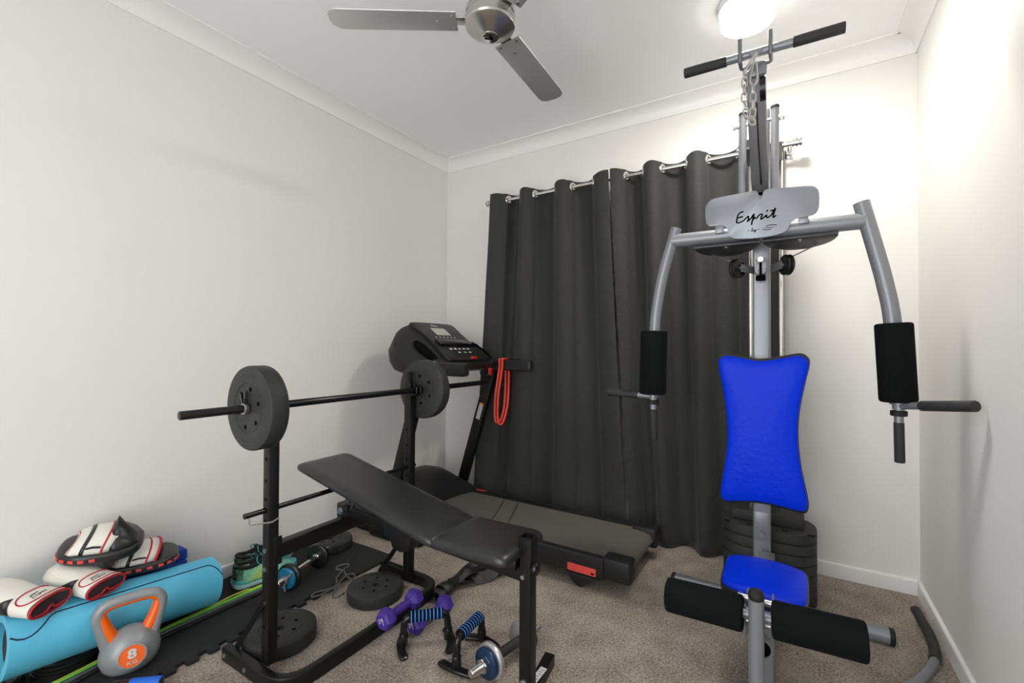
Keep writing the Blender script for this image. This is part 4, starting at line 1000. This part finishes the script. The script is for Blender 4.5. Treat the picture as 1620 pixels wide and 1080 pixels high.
# ---------------------------------------------------------------- running shoes
M_mint = mat('mint_knit', (.20, .58, .40), .75, 0, .2, 300, .4, 160, (1, 1, 4))
M_teal = mat('teal_sole', (.05, .38, .36), .5)
M_pale = mat('pale_ice_sole', (.42, .66, .68), .5)
M_lime = mat('yellow_cord', (.72, .72, .10), .5)
M_lace = mat('teal_lace', (.02, .42, .42), .6)
def shoe(label, M):
    t = thing('running_shoe', label, 'shoe', (0, 0, 0), 'pair of running shoes')
    # local +x toe, heel at 0, length .27
    S_ = [(0, .022), (.012, .034), (.05, .037), (.10, .033), (.15, .036), (.20, .045), (.235, .043), (.26, .030), (.270, .012)]
    def foot(k, z0, z1, lift=.0, inset=0.):
        pts = [(x, w - inset) for x, w in S_] + [(x, -w + inset) for x, w in S_[::-1]]
        P = spline2([(.135 + (x - .135) * k, yv) for x, yv in pts], 3)
        spring = lambda x: .018 * max(0, (x - .17) / .1) ** 2 + .010 * max(0, (.04 - x) / .04) ** 2
        return [[(x, yv, z + spring(x) + lift) for x, yv in P] for z in (z0, z1)]
    a, b_ = foot(1.02, .0, .006, 0, .006), foot(1.04, .010, .020)
    m = MB(); m.loft([a[0], a[1], b_[0], b_[1]]); so = m.build('sole', M_pale, t, ang=50)
    c = foot(1.03, .019, .030, 0, .001); m = MB(); m.loft([c[0], c[1], foot(1.0, .033, .034, 0, .004)[0]]); m.build('midsole', M_teal, so, ang=50)
    secs = [(.004, .020, .092, .0), (.02, .031, .094, 0), (.05, .034, .088, 0), (.085, .034, .089, 0), (.115, .035, .086, 0), (.15, .038, .074, 0), (.19, .042, .059, 0), (.225, .040, .048, 0), (.25, .030, .044, 0), (.264, .014, .041, 0)]
    def sec(x, w, h):
        z0 = .026 + .018 * max(0, (x - .17) / .1) ** 2
        return [(x, w * copysign(abs(cos(pi * q)) ** .75, cos(pi * q)), z0 + (h - z0) * sin(pi * q) ** .62) for q in [i / 22 for i in range(23)]]
    m = MB(); m.loft([sec(x, w, h) for x, w, h, _ in secs], caps=False, closed_u=False)
    up = m.build('upper', M_mint, t, ang=70, sub=1, solid=.003)
    m = MB(); col = spline([(.006, 0, .100), (.02, .024, .099), (.06, .028, .091), (.10, .022, .096), (.118, 0, .108), (.10, -.022, .096), (.06, -.028, .091), (.02, -.024, .099)], 5, True)
    m.tube(col, .009, 10, closed=True); m.loft([[V3((.06 + (p.x - .06) * k, p.y * k, p.z - h)) for p in col] for k, h in ((.95, .0), (.7, .006), (.1, .012))], caps=False)
    m.prism([(.085, .085), (.132, .079), (.120, .112), (.10, .128), (.09, .125)], (0, .016, 0), (1, 0, 0), (0, 0, 1), .032, .004)
    m.build('collar', M_rubber, t, ang=60)
    m = MB()
    for s in (1, -1):
        for k in range(9):
            x = .075 + k * .0115
            zt = .088 - .0025 * k
            m.tube(spline([(x - .03, s * .0395, .030), (x - .012, s * .0395, .052 - k * .001), (x + .004, s * (.0335), .071 - k * .002), (x + .012, s * .02, zt)], 4), .0016, 6)
    m.build('cord_stripes', M_lime, up)
    m = MB()
    for k in range(6):
        x = .10 + k * .014; z = .101 - k * .0045
        m.tube(spline([(x, .020, z - .008), (x + .006, 0, z + .002), (x + .012, -.020, z - .010)], 4), .0023, 6); m.tube(spline([(x, -.020, z - .008), (x + .006, 0, z + .003), (x + .012, .020, z - .010)], 4), .0023, 6)
    for s in (1, -1): m.tube(spline([(.10, 0, .108), (.093, s * .020, .125), (.085, s * .038, .112), (.098, s * .034, .092), (.104, s * .012, .103)], 6, True), .0022, 6, closed=True)
    for s in (1, -1): m.tube(spline([(.10, 0, .108), (.125, s * .03, .098), (.13, s * .046, .070), (.14, s * .05, .05)], 5), .0022, 6)
    m.build('laces', M_lace, t)
    m = MB()
    for k in range(6): m.tube(spline([(.03, -.0335, .045 + k * .008), (.004, -.022, .046 + k * .0085), (-.001, 0, .047 + k * .0085), (.004, .022, .046 + k * .0085), (.03, .0335, .045 + k * .008)], 4), .0018, 6)
    m.build('heel_ribs', M_rubber, up)
    t.matrix_basis = M
    return t
shoe('mint green running shoe with teal laces nearer the bench rack on the black mat', MM((.150, -1.574, .0135), 0, 0, 80) @ Matrix.Scale(.95, 4))
shoe('mint green running shoe next to the left baseboard behind its twin', MM((.060, -1.520, .0135), 0, 0, 88) @ Matrix.Scale(.95, 4))

# ---------------------------------------------------------------- dumbbells
M_bluep = mat('blue_enamel', (.012, .15, .27), .3, .2)
def db_disc(m, z, r, th, hole=.014):
    m.lathe([(hole, z), (r - .006, z), (r - .001, z + .003), (r, z + .006), (r, z + th - .006), (r - .001, z + th - .003), (r - .006, z + th), (r - .012, z + th), (r - .016, z + th - .003), (hole + .014, z + th - .003), (hole + .010, z + th), (hole, z + th)], n=44)
def collar(m, z, s):
    m.lathe([(.0128, z - .006), (.019, z - .006), (.019, z + .006), (.0128, z + .006)], n=20)
    m.box((.026, .0, z + s * .004), (.042, .010, .007), .002); m.box((-.012, .022, z + s * .004), (.010, .042, .007), .002, rot=(0, 0, .5))
t = thing('dumbbell', 'chrome bar dumbbell with blue and black discs lying on the black mat', 'dumbbell', (0, 0, 0))
L = .175
m = MB(); m.cyl((0, 0, -L), (0, 0, L), .0125, 20, .002); m.lathe([(.0125, -.088), (.019, -.088), (.019, -.082), (.0125, -.08)], n=20).lathe([(.0125, .08), (.019, .082), (.019, .088), (.0125, .088)], n=20); bar_ = m.build('bar', M_chrome, t)
m = MB(); db_disc(m, -.108, .056, .02); m.build('black_disc', M_iron, t)
m = MB(); db_disc(m, -.124, .045, .016); m.build('blue_disc', M_bluep, t)
m = MB(); db_disc(m, .088, .056, .02); m.build('black_disc', M_iron, t)
m = MB(); db_disc(m, .108, .045, .016); m.build('black_disc', M_iron, t)
m = MB(); collar(m, -.132, -1); m.build('collar', M_dgrey, t)
m = MB(); collar(m, .132, 1); m.build('collar', M_dgrey, t)
t.matrix_basis = MM((.318, -1.352, .0135 + .056), 0, 0, 0) @ Matrix.Rotation(radians(20), 4, 'Z') @ Matrix.Rotation(radians(-90), 4, 'X') @ Matrix.Rotation(radians(-40), 4, 'Z')

M_navyp = mat('dark_blue_enamel', (.012, .035, .09), .28, .3)
t = thing('dumbbell', 'threaded chrome dumbbell with navy and silver discs beside the bench front leg', 'dumbbell', (0, 0, 0))
m = MB(); m.cyl((0, 0, -.165), (0, 0, .165), .0115, 18, .002)
for s in (-1, 1):
    for k in range(14): m.lathe([(.0115, s * (.098 + k * .0048)), (.0138, s * (.0995 + k * .0048)), (.0138, s * (.1005 + k * .0048)), (.0115, s * (.102 + k * .0048))], n=18)
m.build('bar', M_chrome, t)
m = MB(); m.cyl((0, 0, -.062), (0, 0, .062), .0155, 20, .002); m.build('handle', M_grip, t)
for s in (-1, 1):
    m = MB(); z = .066 if s > 0 else -.086
    db_disc(m, z, .056, .02, .0118)
    for k in range(10):
        a = 2 * pi * k / 10; m.box((.036 * cos(a), .036 * sin(a), z + (.0 if s > 0 else .0195)), (.008, .004, .002), rot=(0, 0, a + 1.57))
    m.build('chrome_disc', mat('satin_chrome', (.62, .61, .6), .3, .75), t)
    m = MB(); z = .087 if s > 0 else -.105
    db_disc(m, z, .048, .018, .0118); dd = m.build('navy_disc', M_navyp, t)
    mm = MB()
    for k in range(9):
        a = 2 * pi * k / 9; mm.box((.034 * cos(a), .034 * sin(a), z + (.0155 if s > 0 else .0025)), (.007, .003, .002), rot=(0, 0, a + 1.57))
    mm.build('raised_marks', M_chrome, dd)
    m = MB(); zz = s * .112
    st_ = [((.024 if i % 2 else .019) * cos(2 * pi * i / 12), (.024 if i % 2 else .019) * sin(2 * pi * i / 12)) for i in range(12)]
    m.prism(st_, (0, 0, zz - .006), (1, 0, 0), (0, 1, 0), .012, .002); m.build('star_collar', M_chrome, t)
t.matrix_basis = MM((1.388, -1.318, .0565), 0, 0, 0) @ Matrix.Rotation(radians(-11), 4, 'Z') @ Matrix.Rotation(radians(-90), 4, 'X')

M_purple = mat('purple_vinyl', (.055, .022, .27), .5, 0, .06, 200)
def hexdb(label, M):
    t = thing('dumbbell', label, 'dumbbell', (0, 0, 0), 'purple hex dumbbells')
    m = MB(); m.lathe([(.0165, -.06), (.0155, -.03), (.0165, 0), (.0155, .03), (.0165, .06)], n=20); m.build('handle', M_purple, t)
    for s in (-1, 1):
        m = MB(); hx = lambda r, z: [(r * cos(radians(60 * i)), r * sin(radians(60 * i)), s * z) for i in range(6)]
        m.loft([hx(.016, .043), hx(.034, .056), hx(.0375, .064), hx(.0375, .084), hx(.034, .094), hx(.026, .100)])
        h = m.build('head', M_purple, t, ang=20)
        if s < 0:
            m = MB(); o_ = V3((0, 0, -.1005)); m.strokes([[(-.011, .008), (-.007, .011), (-.004, .007), (-.010, 0), (-.011, -.002), (-.003, -.002)], [(.006, .011), (.001, .006), (.006, .001), (.010, .007), (.006, .011), (.010, .003), (.005, -.012)]], o_, (0, -1, 0), (-1, 0, 0), .0022); m.build('number', M_label, h)
    t.matrix_basis = M
    return t
def hexM(x, y, rz, z=.0335): return MM((x, y, z), 0, 0, 0) @ Matrix.Rotation(radians(rz), 4, 'Z') @ Matrix.Rotation(radians(-90), 4, 'X') @ Matrix.Rotation(radians(60), 4, 'Z')
hexdb('purple hex dumbbell beside the black bench frame, numbered face showing', hexM(.945, -1.370, 3.5, .0800))
hexdb('purple hex dumbbell behind the blue striped push up handle', hexM(1.010, -1.275, -3))

# ---------------------------------------------------------------- push-up stands
M_bstripe = mat('blue_stripe_foam', (.05, .24, .75), .7)
def stand(label, M):
    t = thing('push_up_stand', label, 'push-up stand', (0, 0, 0), 'push-up stands')
    m = MB(); m.tube(fillet([(0, -.082, .012), (0, -.078, .06), (0, -.072, .108), (0, .072, .108), (0, .078, .06), (0, .082, .012)], .036, 8), .0125, 16, up=(1, 0, 0)); fr_ = m.build('frame', M_gloss, t)
    for s in (-1, 1):
        m = MB(); P = spline([(-.070, s * .072, .007), (-.045, s * .082, .010), (0, s * .088, .013), (.045, s * .082, .010), (.070, s * .072, .007)], 5)
        m.sweep(P, rrect(.030, .014, .006), scale=[.55] + [.8] + [1] * (len(P) - 4) + [.8, .55]); m.lathe([(.0155, .014), (.0165, .016), (.0150, .052), (.014, .054)], (0, s * .081, 0), (0, -s * .06, 1), 18); m.build('foot', M_gloss, t)
    m = MB(); L = .060
    m.lathe([(.013, -L), (.0175, -L), (.0185, -L + .002), (.0185, L - .002), (.0175, L), (.013, L)], (0, 0, .108), (0, 1, 0), 24)
    m.mi = 1
    for k in range(9): m.lathe([(.0186, -.0017 + -.052 + k * .013), (.0190, -.001 - .052 + k * .013), (.0190, .001 - .052 + k * .013), (.0186, .0017 - .052 + k * .013)], (0, 0, .108), (0, 1, 0), 24)
    m.build('foam_grip', [M_foam, M_bstripe], fr_)
    t.matrix_basis = M
    return t
stand('black push up handle with blue striped grip in front of the purple dumbbells', MM((1.088, -1.386, .0005), 0, 0, -45))
stand('black push up handle with blue striped grip beside the chrome dumbbell', MM((1.257, -1.352, .0005), 0, 0, 4))

# ---------------------------------------------------------------- straps, rope, tubes
M_web = mat('black_nylon_webbing', (.014, .014, .014), .38, 0, .2, 500)
t = thing('strap', 'bunched black webbing strap lying on the carpet under the bench seat', 'strap', (.93, -.95, 0)); strap_ = t
m = MB()
m.ribbon(spline([(.905, -1.075, .024), (.90, -1.02, .044), (.893, -.96, .036), (.90, -.90, .034), (.925, -.85, .046), (.955, -.815, .050), (.99, -.82, .026), (1.005, -.835, .006)], 6), [V3((.9, .4, .1 + .5 * sin(i * .25))) for i in range(43)], .050, .004)
m.ribbon(spline([(.90, -1.06, .016), (.925, -1.00, .016), (.955, -.945, .012), (.985, -.90, .014), (1.0, -.855, .034), (.985, -.81, .046), (.95, -.80, .016)], 6), [V3((.9, .5, .6 * cos(i * .2))) for i in range(37)], .050, .004)
m.ribbon(spline([(.875, -1.03, .018), (.862, -.96, .018), (.868, -.90, .030), (.895, -.845, .040), (.915, -.80, .016)], 6), [V3((.7, .1, .8 - .03 * i)) for i in range(25)], .044, .004)
m.ribbon(spline([(.915, -1.03, .036), (.93, -.97, .050), (.945, -.91, .046), (.965, -.86, .052), (.995, -.845, .022)], 6), [V3((.8, .3, -.5 + .05 * i)) for i in range(25)], .034, .004)
m.ribbon(spline([(.94, -.90, .03), (.97, -.83, .058), (1.005, -.80, .050), (1.022, -.82, .026), (1.025, -.84, .010)], 6), V3((.3, .8, .6)), .034, .004)
m.build('webbing', M_web, t, ang=60)
m = MB(); m.loft([[(.907 + .9 * 0 + a, -1.135 + y_, .026 + b_) for a, b_ in sellipse(0, 0, w, h, 20, 2.2)] for y_, w, h in ((0, .030, .024), (.03, .034, .024), (.06, .030, .018), (.085, .022, .012))], caps=False)
m.loft([[(.91 + a, -1.165 + y_, .020 + b_) for a, b_ in sellipse(0, 0, w, h, 20, 2.2)] for y_, w, h in ((0, .012, .016), (.02, .03, .02), (.04, .032, .022))], caps=False)
m.build('loop_handle', M_web, t, ang=60, solid=.003)
m = MB(); m.box((.898, -1.055, .040), (.03, .012, .004), .001, rot=(0, 0, .3)).box((.955, -.935, .044), (.012, .028, .003), .001, rot=(.1, .2, -.4)).box((.925, -.835, .045), (.020, .008, .004), .001, rot=(0, .2, .5)); m.build('buckle', M_gloss, t); t.location += V3((.036, -.004, .011))

M_rope = mat('grey_elastic_cord', (.13, .125, .12), .6)
t = thing('elastic_cord', 'thin grey cord lying tangled in loops at the edge of black mat', 'cord', (.5, -1.3, .013))
zz = .017
P = spline([(.560, -1.195, .004), (.545, -1.23, .006), (.520, -1.243, .014), (.485, -1.245, zz), (.455, -1.235, zz), (.41, -1.215, zz), (.375, -1.225, zz), (.358, -1.20, zz), (.375, -1.165, zz), (.40, -1.175, zz), (.415, -1.215, zz + .005), (.445, -1.275, zz), (.485, -1.305, zz), (.50, -1.35, zz), (.475, -1.40, zz), (.488, -1.43, zz), (.508, -1.405, .0175), (.509, -1.345, .0175), (.509, -1.285, .0175), (.512, -1.235, .0175), (.49, -1.215, zz), (.475, -1.225, zz + .005), (.485, -1.275, zz + .007), (.525, -1.35, .012), (.548, -1.372, .005), (.562, -1.355, .004), (.556, -1.32, .004)], 6)
MB().tube(P, .0034, 8).build('cord', M_rope, t)

M_green = mat('lime_green_tube', (.20, .62, .06), .45)
M_gtube = mat('dark_grey_tube', (.07, .08, .075), .35)
t = thing('resistance_tube', 'lime green resistance tube lying on the black mat beside the running shoes', 'resistance tube', (.21, -1.8, .0135))
MB().tube(spline([(.262, -2.42, .0198), (.268, -2.15, .0198), (.246, -2.0, .0198), (.237, -1.9, .0198), (.235, -1.68, .0198), (.238, -1.50, .0198), (.248, -1.41, .0198), (.250, -1.37, .0198)], 8), .0062, 12).build('tube', M_green, t)
t = thing('resistance_tube', 'dark grey resistance tube on the black mat right of the lime green one', 'resistance tube', (.25, -1.8, .0135))
MB().tube(spline([(.285, -2.42, .0215), (.291, -2.15, .0215), (.270, -2.0, .0215), (.263, -1.9, .0215), (.262, -1.70, .0215), (.264, -1.5, .0215), (.266, -1.46, .0215)], 8), .0078, 12).build('tube', M_gtube, t)
t = thing('resistance_tube', 'black resistance tube on the black mat between grey tube and kettlebell', 'resistance tube', (.27, -1.8, .0135))
MB().tube(spline([(.306, -2.42, .0198), (.314, -2.17, .0198), (.292, -2.03, .0198), (.283, -1.9, .0198), (.281, -1.70, .0198), (.283, -1.52, .0198), (.285, -1.49, .0198)], 8), .0062, 12).build('tube', M_rubber, t)
t = thing('skipping_rope', 'yellow skipping rope with blue handle on the black mat in front of the kettlebell', 'skipping rope', (.45, -2.0, .0135))
zz = .0162
P = spline([(.452, -2.078, .030), (.435, -2.115, .0225), (.41, -2.18, .0178), (.38, -2.28, zz), (.34, -2.42, zz), (.27, -2.50, zz), (.245, -2.40, zz), (.248, -2.25, zz), (.250, -2.17, zz), (.238, -2.06, zz), (.226, -1.98, zz), (.220, -1.90, zz), (.214, -1.80, zz), (.210, -1.70, zz), (.202, -1.62, zz), (.206, -1.58, zz), (.2165, -1.535, zz), (.2225, -1.50, zz), (.221, -1.485, zz), (.2165, -1.50, zz), (.215, -1.53, zz), (.214, -1.56, zz + .006), (.214, -1.62, zz + .006), (.222, -1.70, zz), (.224, -1.80, zz), (.2255, -1.88, zz), (.232, -1.98, zz + .0005), (.243, -2.06, zz), (.2555, -2.17, zz), (.2545, -2.25, zz)], 7)
MB().tube(P, .0028, 8).build('rope', M_lime, t)
hd0, hd1 = V3((.468, -2.060, .032)), V3((.555, -1.985, .032)); dv = (hd1 - hd0)
m = MB(); m.cyl(hd0 - dv * .18, hd0 + dv * .35, .0165, 20, .003); hh = m.build('handle_cap', M_gloss, t)
MB().cyl(hd0 + dv * .25, hd1, .0185, 24, .004).build('handle_grip', mat('blue_foam', (.004, .12, .62), .55), t)
MB().cyl(hd1 - dv * .02, hd1 + dv * .012, .0150, 20, .002).build('end_plug', M_gloss, t)
